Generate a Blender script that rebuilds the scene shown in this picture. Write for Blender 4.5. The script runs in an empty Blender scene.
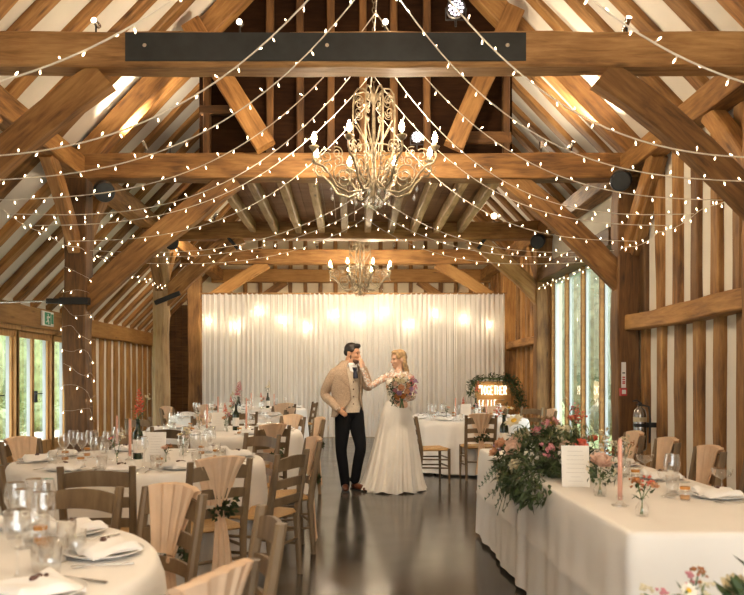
import bpy, bmesh, math, random
from mathutils import Vector, Matrix, Euler, noise
random.seed(7)
PI = math.pi
scn = bpy.context.scene
C = scn.collection
R = random.uniform
# ------------------------------------------------------------- helpers
def tag(o, label=None, cat=None, group=None, kind=None):
    if label: o['label'] = label
    if cat: o['category'] = cat
    if group: o['group'] = group
    if kind: o['kind'] = kind
    return o
def empty(name, loc=(0, 0, 0), rz=0.0):
    o = bpy.data.objects.new(name, None); C.objects.link(o)
    o.empty_display_size = .1
    o.location = loc; o.rotation_euler = (0, 0, rz)
    return o
def thing(name, label, cat, loc=(0, 0, 0), rz=0.0, group=None):
    return tag(empty(name, loc, rz), label, cat, group)
def copy_tree(o, parent=None):
    c = o.copy(); C.objects.link(c)
    if parent is not None: c.parent = parent
    for ch in list(o.children): copy_tree(ch, c)
    return c
def lerp(a, b, t): return a + (b - a) * t
class MB:
    def __init__(s): s.v = []; s.f = []; s.sm = []
    def add(s, vs, fs, smooth=False):
        b = len(s.v); s.v += [tuple(v) for v in vs]
        for f in fs: s.f.append(tuple(i + b for i in f)); s.sm.append(smooth)
    def box(s, c, size, rot=None, ch=0.0):
        x, y, z = size[0] / 2, size[1] / 2, size[2] / 2
        vs = [Vector(p) for p in ((-x,-y,-z),(x,-y,-z),(x,y,-z),(-x,y,-z),(-x,-y,z),(x,-y,z),(x,y,z),(-x,y,z))]
        if rot is not None: vs = [rot @ v for v in vs]
        c = Vector(c)
        s.add([v + c for v in vs], [(0,3,2,1),(4,5,6,7),(0,1,5,4),(1,2,6,5),(2,3,7,6),(3,0,4,7)])
    def boxmm(s, a, b):
        s.box([(a[i] + b[i]) / 2 for i in range(3)], [abs(b[i] - a[i]) for i in range(3)])
    def tube(s, pts, r, n=8, cap=True, flat=1.0):
        pts = [Vector(p) for p in pts]
        if not isinstance(r, (list, tuple)): r = [r] * len(pts)
        vs = []; fs = []; ref = None
        for i, p in enumerate(pts):
            if i == 0: t = pts[1] - pts[0]
            elif i == len(pts) - 1: t = pts[-1] - pts[-2]
            else: t = pts[i + 1] - pts[i - 1]
            if t.length < 1e-9: t = Vector((0, 0, 1))
            t.normalize()
            if ref is None: ref = Vector((1, 0, 0)) if abs(t.x) < .8 else Vector((0, 1, 0))
            a = ref - t * ref.dot(t)
            if a.length < 1e-5: a = t.orthogonal()
            a.normalize(); b = t.cross(a); ref = a
            for k in range(n):
                an = 2 * PI * k / n
                vs.append(p + (a * math.cos(an) + b * math.sin(an) * flat) * r[i])
        for i in range(len(pts) - 1):
            for k in range(n):
                k2 = (k + 1) % n
                fs.append((i*n + k, i*n + k2, (i+1)*n + k2, (i+1)*n + k))
        s.add(vs, fs, True)
        if cap:
            m = len(pts) - 1
            s.add(vs[:n], [tuple(reversed(range(n)))]); s.add(vs[m*n:], [tuple(range(n))])
    def lathe(s, prof, n=16, c=(0, 0, 0), smooth=True, cap=True):
        vs = []; fs = []; c = Vector(c)
        for (r, z) in prof:
            for k in range(n):
                a = 2 * PI * k / n
                vs.append(c + Vector((r * math.cos(a), r * math.sin(a), z)))
        for i in range(len(prof) - 1):
            for k in range(n):
                k2 = (k + 1) % n
                fs.append((i*n + k, i*n + k2, (i+1)*n + k2, (i+1)*n + k))
        s.add(vs, fs, smooth)
        if cap:
            if prof[0][0] > 1e-4: s.add(vs[:n], [tuple(reversed(range(n)))])
            if prof[-1][0] > 1e-4: s.add(vs[-n:], [tuple(range(n))])
    def ell(s, c, r, rot=None, nu=12, nv=8):
        if not isinstance(r, (list, tuple)): r = (r, r, r)
        vs = []; fs = []; c = Vector(c)
        for j in range(nv + 1):
            ph = PI * j / nv
            for k in range(nu):
                a = 2 * PI * k / nu
                v = Vector((r[0]*math.sin(ph)*math.cos(a), r[1]*math.sin(ph)*math.sin(a), -r[2]*math.cos(ph)))
                if rot is not None: v = rot @ v
                vs.append(c + v)
        for j in range(nv):
            for k in range(nu):
                k2 = (k + 1) % nu
                fs.append((j*nu + k, j*nu + k2, (j+1)*nu + k2, (j+1)*nu + k))
        s.add(vs, fs, True)
    def leaf(s, p, d, up, l, w, fold=.25):
        p = Vector(p); d = Vector(d).normalized(); up = Vector(up)
        sd = d.cross(up)
        if sd.length < 1e-4: sd = d.orthogonal()
        sd.normalize(); nrm = sd.cross(d)
        m = p + d * l * .45 - nrm * w * fold * .5
        e = p + d * l - nrm * l * .12
        a = p + d * l * .4 + sd * w / 2 + nrm * w * fold * .5
        b = p + d * l * .4 - sd * w / 2 + nrm * w * fold * .5
        s.add([p, a, e, b, m], [(0, 4, 1), (1, 4, 2), (2, 4, 3), (3, 4, 0)])
    def grid(s, fn, nu, nv, smooth=True, closed=False):
        vs = [fn(i / nu, j / nv) for j in range(nv + 1) for i in range(nu + (0 if closed else 1))]
        w = nu if closed else nu + 1; fs = []
        for j in range(nv):
            for i in range(nu):
                i2 = (i + 1) % w if closed else i + 1
                fs.append((j*w + i, j*w + i2, (j+1)*w + i2, (j+1)*w + i))
        s.add(vs, fs, smooth)
    def mesh(s, name, m):
        me = bpy.data.meshes.new(name)
        me.from_pydata(s.v, [], s.f)
        me.polygons.foreach_set('use_smooth', s.sm)
        if m: me.materials.append(m)
        me.update()
        return me
    def build(s, name, m, parent=None):
        o = bpy.data.objects.new(name, s.mesh(name, m)); C.objects.link(o)
        if parent is not None: o.parent = parent
        return o
def wobj(name, mesh, parent=None, mat=None):
    o = bpy.data.objects.new(name, mesh); C.objects.link(o)
    if parent is not None: o.parent = parent
    return o
FPX, VX, VY, CH = 760.0, 352.0, 377.0, 1.39
def W(px, py, Y):                 # a photograph pixel at a depth, as a world point
    return Vector(((px - VX) * Y / FPX, Y, CH + (VY - py) * Y / FPX))
# ------------------------------------------------------------- materials
def newmat(name):
    m = bpy.data.materials.new(name); m.use_nodes = True
    nt = m.node_tree; nt.nodes.clear()
    out = nt.nodes.new('ShaderNodeOutputMaterial')
    return m, nt, out
def nd(nt, t, **kw):
    n = nt.nodes.new(t)
    for k, v in kw.items():
        if k in n.inputs: n.inputs[k].default_value = v
        else: setattr(n, k, v)
    return n
def c4(c): return (c[0], c[1], c[2], 1)
def ramp(nt, stops):
    r = nt.nodes.new('ShaderNodeValToRGB'); e = r.color_ramp.elements
    e[0].position, e[0].color = stops[0][0], c4(stops[0][1])
    e[1].position, e[1].color = stops[-1][0], c4(stops[-1][1])
    for p, c in stops[1:-1]:
        x = e.new(p); x.color = c4(c)
    return r
def wood(name, dark, mid, light, scale=(1.1, 9, 9), rough=.65, bump=.25, vary=.35, knots=True):
    m, nt, out = newmat(name); L = nt.links.new
    tc = nd(nt, 'ShaderNodeTexCoord'); oi = nd(nt, 'ShaderNodeObjectInfo')
    mul = nd(nt, 'ShaderNodeMath', operation='MULTIPLY'); mul.inputs[1].default_value = 37.0
    L(oi.outputs['Random'], mul.inputs[0])
    ad = nd(nt, 'ShaderNodeVectorMath', operation='ADD')
    L(tc.outputs['Object'], ad.inputs[0]); L(mul.outputs[0], ad.inputs[1])
    mp = nd(nt, 'ShaderNodeMapping'); mp.inputs['Scale'].default_value = scale
    L(ad.outputs[0], mp.inputs['Vector'])
    n1 = nd(nt, 'ShaderNodeTexNoise', Scale=2.2, Detail=7.0, Roughness=.62, Distortion=.4)
    L(mp.outputs[0], n1.inputs['Vector'])
    n2 = nd(nt, 'ShaderNodeTexNoise', Scale=1.6, Detail=2.0)
    L(ad.outputs[0], n2.inputs['Vector'])
    mx = nd(nt, 'ShaderNodeMath', operation='MULTIPLY_ADD'); mx.inputs[1].default_value = .45
    L(n2.outputs['Fac'], mx.inputs[0])
    sb = nd(nt, 'ShaderNodeMath', operation='MULTIPLY'); sb.inputs[1].default_value = .62
    L(n1.outputs['Fac'], sb.inputs[0]); L(sb.outputs[0], mx.inputs[2])
    rp = ramp(nt, [(.36, dark), (.52, mid), (.7, light)])
    L(mx.outputs[0], rp.inputs['Fac'])
    br = nd(nt, 'ShaderNodeMapRange'); br.inputs['To Min'].default_value = 1 - vary; br.inputs['To Max'].default_value = 1 + vary * .6
    L(oi.outputs['Random'], br.inputs['Value'])
    mc = nd(nt, 'ShaderNodeMix', data_type='RGBA', blend_type='MULTIPLY'); mc.inputs['Factor'].default_value = 1
    L(rp.outputs['Color'], mc.inputs['A']); L(br.outputs['Result'], mc.inputs['B'])
    col = mc.outputs['Result']
    if knots:
        vo = nd(nt, 'ShaderNodeTexVoronoi', Scale=2.6)
        mp2 = nd(nt, 'ShaderNodeMapping'); mp2.inputs['Scale'].default_value = [max(.45, x * .22) for x in scale]
        L(ad.outputs[0], mp2.inputs['Vector']); L(mp2.outputs[0], vo.inputs['Vector'])
        kr = nd(nt, 'ShaderNodeMapRange'); kr.inputs['From Min'].default_value = .03; kr.inputs['From Max'].default_value = .13
        kr.inputs['To Min'].default_value = .75; kr.inputs['To Max'].default_value = 0
        L(vo.outputs['Distance'], kr.inputs['Value'])
        mk = nd(nt, 'ShaderNodeMix', data_type='RGBA'); L(kr.outputs['Result'], mk.inputs['Factor'])
        L(col, mk.inputs['A']); mk.inputs['B'].default_value = c4([x * .45 for x in dark]); col = mk.outputs['Result']
    b = nd(nt, 'ShaderNodeBsdfPrincipled', Roughness=rough)
    if rough > .9: b.inputs['Specular IOR Level'].default_value = .08
    L(col, b.inputs['Base Color'])
    bp = nd(nt, 'ShaderNodeBump', Strength=bump, Distance=.02); L(n1.outputs['Fac'], bp.inputs['Height'])
    L(bp.outputs[0], b.inputs['Normal']); L(b.outputs[0], out.inputs[0])
    return m
def plain(name, col, rough=.6, metal=0.0, spec=None, var=.12, nscale=6.0, bump=0.0, sheen=0.0, trans=0.0, coord='Object', bscale=None):
    m, nt, out = newmat(name); L = nt.links.new
    tc = nd(nt, 'ShaderNodeTexCoord')
    n1 = nd(nt, 'ShaderNodeTexNoise', Scale=nscale, Detail=4.0); L(tc.outputs[coord], n1.inputs['Vector'])
    rp = ramp(nt, [(.3, [x * (1 - var) for x in col]), (.7, [min(1, x * (1 + var)) for x in col])])
    L(n1.outputs['Fac'], rp.inputs['Fac'])
    b = nd(nt, 'ShaderNodeBsdfPrincipled', Roughness=rough, Metallic=metal)
    if spec is not None: b.inputs['Specular IOR Level'].default_value = spec
    if sheen: b.inputs['Sheen Weight'].default_value = sheen
    L(rp.outputs['Color'], b.inputs['Base Color'])
    if bump:
        n3 = nd(nt, 'ShaderNodeTexNoise', Scale=bscale or nscale * 6, Detail=3.0); L(tc.outputs[coord], n3.inputs['Vector'])
        bp = nd(nt, 'ShaderNodeBump', Strength=bump, Distance=.01); L(n3.outputs['Fac'], bp.inputs['Height']); L(bp.outputs[0], b.inputs['Normal'])
    if trans:
        t = nd(nt, 'ShaderNodeBsdfTranslucent'); L(rp.outputs['Color'], t.inputs['Color'])
        mx = nd(nt, 'ShaderNodeMixShader'); mx.inputs[0].default_value = trans
        L(b.outputs[0], mx.inputs[1]); L(t.outputs[0], mx.inputs[2]); L(mx.outputs[0], out.inputs[0])
    else: L(b.outputs[0], out.inputs[0])
    return m
def glow(name, col, strength, sample=False):
    m, nt, out = newmat(name)
    e = nd(nt, 'ShaderNodeEmission', Strength=strength); e.inputs['Color'].default_value = c4(col)
    nt.links.new(e.outputs[0], out.inputs[0])
    m.cycles.emission_sampling = 'AUTO' if sample else 'NONE'
    return m
def glassy(name, tint=(1, 1, 1), rough=.02, ior=1.3, lo=.03):
    m, nt, out = newmat(name); L = nt.links.new
    t = nd(nt, 'ShaderNodeBsdfTransparent'); t.inputs['Color'].default_value = c4(tint)
    g = nd(nt, 'ShaderNodeBsdfGlossy', Roughness=rough); g.inputs['Color'].default_value = (1, 1, 1, 1)
    fr = nd(nt, 'ShaderNodeLayerWeight', Blend=ior)
    mr = nd(nt, 'ShaderNodeMapRange'); mr.inputs['To Min'].default_value = lo; mr.inputs['To Max'].default_value = .9
    L(fr.outputs['Facing'], mr.inputs['Value'])
    pw = nd(nt, 'ShaderNodeMath', operation='POWER'); pw.inputs[1].default_value = 2.2; L(mr.outputs[0], pw.inputs[0])
    ad = nd(nt, 'ShaderNodeMath', operation='ADD'); ad.inputs[1].default_value = lo; L(pw.outputs[0], ad.inputs[0])
    mx = nd(nt, 'ShaderNodeMixShader'); L(ad.outputs[0], mx.inputs[0]); L(t.outputs[0], mx.inputs[1]); L(g.outputs[0], mx.inputs[2])
    L(mx.outputs[0], out.inputs[0])
    return m
M = {}
M['oak'] = wood('oak', (.098, .041, .011), (.29, .137, .038), (.47, .25, .080))
M['oak_pale'] = wood('oak_pale', (.165, .078, .023), (.36, .19, .066), (.53, .32, .13))
M['oak_dark'] = wood('oak_dark', (.046, .019, .005), (.125, .056, .015), (.22, .105, .030))
M['oak_new'] = wood('oak_new', (.25, .115, .031), (.39, .195, .057), (.50, .28, .09), vary=.15)
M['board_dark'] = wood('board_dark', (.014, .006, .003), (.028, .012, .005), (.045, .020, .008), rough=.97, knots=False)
M['board'] = wood('board', (.22, .10, .036), (.38, .19, .075), (.50, .27, .12))  # colour raised and warmed in place of light bounced up from the floor
M['plaster'] = plain('plaster', (.76, .71, .62), .9, var=.05, nscale=3, bump=.08)
M['plaster_cream'] = plain('plaster_cream', (.80, .70, .52), .9, var=.05, nscale=3, bump=.08)
M['iron'] = plain('iron', (.030, .034, .036), .55, .3, var=.3, nscale=5)
M['black'] = plain('black', (.012, .012, .013), .45, var=.2)
M['white_paint'] = plain('white_paint', (.50, .54, .58), .5, var=.03)
M['glass'] = glassy('glass', (.97, .99, .98), .0, .25, .02)
M['metal'] = plain('metal', (.62, .62, .60), .25, 1.0, var=.05)
WORLD, EXPO, TIP = 2.9, 1.25, 7
CHAND, CHAND2, CHAND3, SPOT1, SPOT2, SPOTC, SPOTD = 145, 90, 130, 60, 80, 175, 90
# ------------------------------------------------------------- the setting
XL, XR, YB, YF = -5.5, 3.85, 21.3, -1.6           # left wall, right wall, end wall, open front
XC, ZR, TN = 0.1, 8.37, 1.04                       # ridge and pitch
def roofz(x): return ZR - abs(x - XC) * TN
YT = [6.75, 10.25, 14.7, 17.9]
def beam(name, p0, p1, w, d, mat, parent=None, up=(0, 0, 1), wob=.008, seg=None, ch=.015, curve=0.0, taper=1.0):
    """a squared timber from p0 to p1: w wide, d deep along up, slightly uneven arrises; curve bows it along up"""
    p0 = Vector(p0); p1 = Vector(p1); ln = (p1 - p0).length
    x = (p1 - p0).normalized(); u = Vector(up); y = u.cross(x).normalized(); z = x.cross(y)
    seg = seg or max(3, int(ln / .35)); b = MB(); vs = []; fs = []; n = 8
    so = R(0, 99)
    for i in range(seg + 1):
        t = i / seg; xx = (t - .5) * ln; k = lerp(1, taper, t)
        oy = wob * noise.noise((so, t * ln * .8, 1)) * 1.5; oz = wob * noise.noise((so + 9, t * ln * .8, 2)) * 1.5 + curve * (1 - (2*t - 1)**2)
        hw = w/2 + wob * noise.noise((so + 20, t * ln * 1.6, 0)); hd = d/2 * k + wob * noise.noise((so + 30, t * ln * 1.6, 0))
        c = ch
        for (a, e) in ((-hw, -hd + c), (-hw + c, -hd), (hw - c, -hd), (hw, -hd + c), (hw, hd - c), (hw - c, hd), (-hw + c, hd), (-hw, hd - c)):
            vs.append((xx, a + oy, e + oz))
    for i in range(seg):
        for k in range(n):
            k2 = (k + 1) % n
            fs.append((i*n + k, (i+1)*n + k, (i+1)*n + k2, i*n + k2))
    fs.append(tuple(range(n))); fs.append(tuple(seg*n + k for k in reversed(range(n))))
    b.add(vs, fs)
    o = b.build(name, mat, parent)
    mw = Matrix((x, y, z)).transposed().to_4x4(); mw.translation = (p0 + p1) / 2
    o.matrix_basis = mw
    return o
def struct(name, b, mat, parent=None):
    o = b.build(name, mat, parent)
    if parent is None: o['kind'] = 'structure'
    return o
# floor: polished concrete
m, nt, out = newmat('polished_concrete'); L = nt.links.new
tc = nd(nt, 'ShaderNodeTexCoord')
n1 = nd(nt, 'ShaderNodeTexNoise', Scale=.9, Detail=6.0, Roughness=.6); L(tc.outputs['Object'], n1.inputs['Vector'])
rp = ramp(nt, [(.3, (.034, .031, .026)), (.55, (.060, .054, .045)), (.75, (.088, .079, .066))]); L(n1.outputs['Fac'], rp.inputs['Fac'])
sx = nd(nt, 'ShaderNodeSeparateXYZ'); L(tc.outputs['Object'], sx.inputs[0])
def joint(outp, per, off):
    a = nd(nt, 'ShaderNodeMath', operation='ADD'); a.inputs[1].default_value = off; L(outp, a.inputs[0])
    mo = nd(nt, 'ShaderNodeMath', operation='PINGPONG'); mo.inputs[1].default_value = per / 2; L(a.outputs[0], mo.inputs[0])
    lt = nd(nt, 'ShaderNodeMath', operation='LESS_THAN'); lt.inputs[1].default_value = .011; L(mo.outputs[0], lt.inputs[0])
    return lt.outputs[0]
jx = joint(sx.outputs['X'], 3.0, -.25); jy = joint(sx.outputs['Y'], 3.2, .6)
mxj = nd(nt, 'ShaderNodeMath', operation='MAXIMUM'); L(jx, mxj.inputs[0]); L(jy, mxj.inputs[1])
mc = nd(nt, 'ShaderNodeMix', data_type='RGBA'); L(mxj.outputs[0], mc.inputs['Factor']); L(rp.outputs[0], mc.inputs['A']); mc.inputs['B'].default_value = (.03, .025, .02, 1)
b_ = nd(nt, 'ShaderNodeBsdfPrincipled'); b_.inputs['Specular IOR Level'].default_value = .24; L(mc.outputs['Result'], b_.inputs['Base Color'])
n2 = nd(nt, 'ShaderNodeTexNoise', Scale=2.5, Detail=5.0); L(tc.outputs['Object'], n2.inputs['Vector'])
rr = nd(nt, 'ShaderNodeMapRange'); rr.inputs['To Min'].default_value = .08; rr.inputs['To Max'].default_value = .24; L(n2.outputs['Fac'], rr.inputs['Value'])
L(rr.outputs[0], b_.inputs['Roughness']); L(b_.outputs[0], out.inputs[0]); M['concrete'] = m
b = MB(); b.boxmm((XL - .2, YF, -.15), (XR + .2, YB + .2, 0)); struct('floor', b, M['concrete'])
# roof undersides (plaster between the rafters)
RD = .09                                           # rafter depth
def slope_pt(x, off):                              # a point on the slope, off = height above the rafter soffit (perpendicular)
    s = -1 if x < XC else 1
    n = Vector((s * TN, 0, 1)).normalized()
    return Vector((x, 0, roofz(x))) + n * off
for side, xe in (('left', XL - .45), ('right', XR + .5)):
    b = MB(); p = [slope_pt(xe, RD), slope_pt(XC - .001 if side == 'left' else XC + .001, RD)]
    q = [slope_pt(xe, RD + .12), slope_pt(XC - .001 if side == 'left' else XC + .001, RD + .12)]
    q[1].x = XC; p[1].x = XC
    vs = []
    for Y in (YF, YB + .2):
        for v in (p[0], p[1], q[1], q[0]): vs.append((v.x, Y, v.z))
    b.add(vs, [(0,1,2,3), (7,6,5,4), (0,4,5,1), (1,5,6,2), (2,6,7,3), (3,7,4,0)])
    struct('ceiling_' + side, b, M['plaster'])
# walls ------------------------------------------------------------------
ZE = roofz(XL)                                     # left eaves
DOORY = [(6.60, 8.03), (8.07, 9.50), (9.54, 10.97), (11.01, 12.44), (12.48, 13.91), (13.95, 15.38)]   # six pairs of glazed doors in the left wall
DH = 2.12
b = MB()
def wallbox(b, y0, y1, z0, z1, x0=XL - .16, x1=XL): b.boxmm((x0, y0, z0), (x1, y1, z1))
prev = YF
for (a, e) in DOORY:
    wallbox(b, prev, a, 0, ZE + .12); wallbox(b, a, e, DH + .1, ZE + .12); prev = e
wallbox(b, prev, YB, 0, ZE + .12)
struct('wall_left', b, M['plaster'])
WY0, WY1, WZ = 10.68, 14.46, 3.22                  # glazed opening in the right wall
b = MB()
for (y0, y1, z0, z1) in ((YF, WY0, 0, 4.5), (WY0, WY1, WZ, 4.5), (WY1, YB, 0, 4.5)): b.boxmm((XR, y0, z0), (XR + .15, y1, z1))
struct('wall_right', b, M['plaster'])
b = MB()
gz = [(XL - .1, 0), (XR + .1, 0), (XR + .1, roofz(XR) + .15), (XC, ZR + .15), (XL - .1, ZE + .15)]
vs = [(x, YB, z) for x, z in gz] + [(x, YB + .15, z) for x, z in gz]
b.add(vs, [(0,1,2,3,4), (9,8,7,6,5)] + [(i, i + 5, (i+1) % 5 + 5, (i+1) % 5) for i in range(5)])
struct('wall_back', b, M['plaster_cream'])
b = MB()                                            # unseen near gable added to cut the front daylight, with a wide doorway standing open
for Z0, Z1, xa, xb in ((0, 2.6, XL - .1, -1.7), (0, 2.6, 2.1, XR + .1)): b.boxmm((xa, YF - .15, Z0), (xb, YF, Z1))
gz = [(XL - .1, 2.6), (XR + .1, 2.6), (XR + .1, roofz(XR) + .1), (XC, ZR + .1), (XL - .1, ZE + .1)]
vs = [(x, YF - .15, z) for x, z in gz] + [(x, YF, z) for x, z in gz]
b.add(vs, [(0,1,2,3,4), (9,8,7,6,5)] + [(i, i + 5, (i+1) % 5 + 5, (i+1) % 5) for i in range(5)])
struct('wall_front', b, M['plaster_cream'])
M['oak_door'] = wood('oak_door', (.36, .175, .055), (.52, .28, .095), (.62, .37, .15), scale=(7, 7, 1.1), vary=.1)  # oak lightened in colour to read as lit by the interior
# glazed doors (left) ------------------------------------------------------
dn = 0
for di, (a, e) in enumerate(DOORY):
    dn += 1
    b = MB()                                        # frame: posts and head
    for yy in (a, e): b.box((XL - .05, yy, (DH + .1) / 2), (.14, .10, DH + .1))
    b.box((XL - .04, (a + e) / 2, DH + .1), (.26, e - a + .12, .12))
    fr = b.build('door_%d' % dn, M['oak_door']); fr['kind'] = 'structure'
    nl = 2; wl = (e - a - .08) / nl
    for k in range(nl):
        y0 = a + .04 + k * wl; y1 = y0 + wl; b = MB()
        for yy in (y0 + .025, y1 - .025): b.boxmm((XL - .07, yy - .022, .02), (XL - .035, yy + .022, DH + .03))
        b.boxmm((XL - .07, y0, DH - .07), (XL, y1, DH + .03)); b.boxmm((XL - .07, y0, .02), (XL, y1, .26))
        lf = b.build('door_leaf', M['oak_door'], fr)
        b = MB()
        for yy in (y0 + .025, y1 - .025): b.boxmm((XL - .13, yy - .02, .02), (XL - .075, yy + .03, DH + .02))
        b.boxmm((XL - .15, y0, DH - .04), (XL - .075, y1, DH + .02))
        b.build('outer_frame', M['white_paint'], fr)
        b = MB(); b.boxmm((XL - .128, y0 + .04, .25), (XL - .124, y1 - .04, DH - .06)); b.build('glass_pane', M['glass'], lf)
        if True:
            b = MB(); yy = y1 - .03 if k == 0 else y0 + .03
            b.box((XL + .012, yy, 1.05), (.02, .035, .2)); b.tube([(XL + .02, yy, 1.1), (XL + .06, yy, 1.1), (XL + .06, yy + (-.13 if k == 0 else .13), 1.1)], .009)
            b.build('door_handle', M['iron'], lf)
# window in the right wall -------------------------------------------------
b = MB()
b.boxmm((3.72, WY0 - .1, 0), (XR + .02, WY0 + .02, WZ)); b.boxmm((3.80, WY1 - .02, 0), (XR + .02, WY1 + .06, WZ)); b.boxmm((3.66, WY0 - .1, 0), (XR + .02, WY1 + .1, .12))
win = b.build('window_1', M['oak_new']); win['kind'] = 'structure'
mul = [WY0 + (WY1 - WY0) * t for t in (.0, .25, .5, .75, 1.0)]
for yy in mul[1:-1]:
    b = MB(); b.boxmm((3.79, yy - .035, .1), (3.85, yy + .035, WZ)); b.build('mullion', M['oak_new'], win)
for i in range(4):
    b = MB()
    for yy in (mul[i] + .03, mul[i+1] - .03): b.boxmm((3.853, yy - .03, .1), (3.895, yy + .03, WZ))
    b.boxmm((3.853, mul[i], WZ - .06), (3.95, mul[i+1], WZ)); b.boxmm((3.853, mul[i], .06), (3.95, mul[i+1], .2))
    b.build('outer_frame', M['white_paint'], win)
    b = MB(); b.boxmm((3.888, mul[i] + .05, .15), (3.891, mul[i+1] - .05, WZ - .05)); b.build('glass_pane', M['glass'], win)
M['oak_lit'] = wood('oak_lit', (.26, .15, .06), (.52, .33, .15), (.66, .46, .25))  # oak colour lightened, standing in for light on one post and the joists
# timber frame ----------------------------------------------------------------
NEAR = ['nearest the camera', 'behind the larger chandelier', 'at the far edge of the loft floor', 'above the white curtain']
G = 'oak frame of the barn'
TZ0, TZ1 = 4.04, 4.375
for i, Y in enumerate(YT):
    z0_ = 4.10 if i == 0 else TZ0; zt_ = 4.41 if i == 0 else TZ1; d = zt_ - z0_
    lab = ['massive oak tie beam nearest the camera with a black iron plate bolted on', 'oak tie beam just behind the larger chandelier', 'oak tie beam at the far edge of the boarded loft floor', 'oak tie beam directly above the white curtain'][i]
    t = thing('tie_beam', lab, 'beam', (0, Y, TZ0))
    b_ = beam('timber', (-4.0 if i else -5.0, Y, (z0_ + zt_) / 2), (4.0 if i else 4.6, Y, (z0_ + zt_) / 2), .3 if i else .24, d, M['oak_pale' if i == 0 else 'oak'], None, wob=.016)
    b_.parent = t; b_.matrix_basis = Matrix.Translation((0, -Y, -TZ0)) @ b_.matrix_basis
    if i == 0:
        b = MB(); x0, x1 = W(124, 0, Y - .17).x, W(527, 0, Y - .17).x
        b.box(((x0 + x1) / 2, -.132, .225), (x1 - x0, .014, .245)); pl = b.build('iron_plate', M['iron'], t)
        for px in (144, 327, 508):
            b = MB(); c = W(px, 46, Y - .17).x
            b.tube([(c, -.137, .23), (c, -.155, .23)], .018, 8); b.build('bolt', M['metal'], pl)
for i, Y in enumerate(YT):
    for s in (-1, 1):
        sd = 'door side' if s < 0 else 'studded wall side'
        if i > 0 or s > 0:
            lab = {(0, 1): 'oak post on the studded wall side at the nearest truss', (1, -1): 'dark oak post wrapped with fairy lights next to the glazed doors', (1, 1): 'dark oak post beside the tall window, near the fire extinguisher',
                   (2, -1): 'pale round-edged oak post beyond the fairy light post', (2, 1): 'oak post at the far edge of the tall window', (3, -1): 'oak post at the door side end of the white curtain', (3, 1): 'oak post beside the curtain behind the neon sign'}[(i, s)]
            pm = M['oak_lit'] if (i, s) == (2, -1) else M['oak_dark'] if i == 1 else M['oak']
            o = beam('post', (s * 3.69, Y, 0), (s * 3.69, Y, TZ0 + .02), .3, .29, pm, up=(0, 1, 0), wob=.02, ch=.075 if (i, s) == (2, -1) else .015)
            tag(o, lab, 'post')
        if i < 3:
            lab = 'broad oak knee brace on the %s under the %s tie beam' % (sd, ['nearest', 'second', 'third'][i])
            (xa, za, xb, zb) = {(0, -1): (-2.2, 4.06, -3.78, 2.66), (0, 1): (2.22, 4.07, 3.8, 2.68), (1, -1): (-1.58, 4.07, -3.66, 2.36), (1, 1): (2.08, 4.1, 3.7, 2.64), (2, -1): (-2.15, 4.1, -3.7, 2.82), (2, 1): (2.3, 4.1, 3.78, 2.74)}[(i, s)]
            o = beam('knee_brace', (xa, Y, za), (xb, Y, zb), .16, .27 if i == 0 else .31, M['oak' if not (i == 2 and s > 0) else 'oak_pale'], up=(s * .6, 0, .75), curve=.07 if i != 1 else .04, wob=.02)
            tag(o, lab, 'brace')
        else:
            o = beam('knee_brace', (s * 2.0, Y, 4.06), (s * 3.6, Y, 3.0), .14, .26, M['oak_new'], up=(s * .6, 0, .75), curve=.05)
            tag(o, 'oak knee brace above the curtain on the %s' % sd, 'brace')
        # principal rafter
        o = beam('principal_rafter', Vector((s * 3.9 + .05, Y, roofz(s * 3.9) - .12)), Vector((XC + s * .1, Y, ZR - .24)), .22, .28, M['oak'], up=(s * TN, 0, 1), wob=.012)
        tag(o, 'heavy sloping principal rafter on the %s above the %s tie beam' % (sd, ['nearest', 'second', 'third', 'fourth'][i]), 'rafter')
# queen struts of the second truss
for s, (xa, xb) in ((-1, (-1.12, -2.1)), (1, (1.32, 2.12))):
    o = beam('queen_strut', (xa, 9.9, TZ1 + .01), (xb, 9.9, roofz(xb) - .1), .2, .26, M['oak'], up=(1, 0, 0), wob=.015)
    tag(o, 'leaning oak strut before the dark loft partition on the %s' % ('door side' if s < 0 else 'studded wall side'), 'strut')
# arcade plates along the posts, and wall plate on the left
for s in (-1, 1):
    o = beam('arcade_plate', (s * 3.69, YF, 4.21), (s * 3.69, YB, 4.21), .26, .28, M['oak'], wob=.015, seg=60)
    tag(o, 'long oak arcade plate running over the %s posts' % ('door side' if s < 0 else 'studded wall side'), 'beam')
    for i, Y in enumerate(YT[:3]):
        for q in (-1, 1):
            if (i == 0 and q < 0) or (s > 0 and (i, q) in ((1, 1), (2, -1))): continue
            o = beam('plate_brace', (s * 3.69, Y + q * .1, 3.1), (s * 3.69, Y + q * 1.05, 4.1), .15, .2, M['oak'], up=(0, -q, 1), curve=.03)
            tag(o, 'small oak brace from %s post on the %s %s to the plate' % (['first', 'second', 'third'][i], 'door side' if s < 0 else 'studded wall side', 'forward' if q < 0 else 'backward'), 'brace')
o = beam('wall_plate', (XL + .06, YF, ZE - .15), (XL + .06, YB, ZE - .15), .24, .34, M['oak_new'], wob=.012, seg=60)
tag(o, 'oak wall plate over the glazed doors where the rafters land', 'beam')
o = beam('lintel', (3.72, WY0 - .1, WZ + .13), (3.72, WY1 + .1, WZ + .13), .3, .26, M['oak_dark'], wob=.012)
tag(o, 'dark oak lintel over the tall glazed opening', 'beam')
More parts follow.
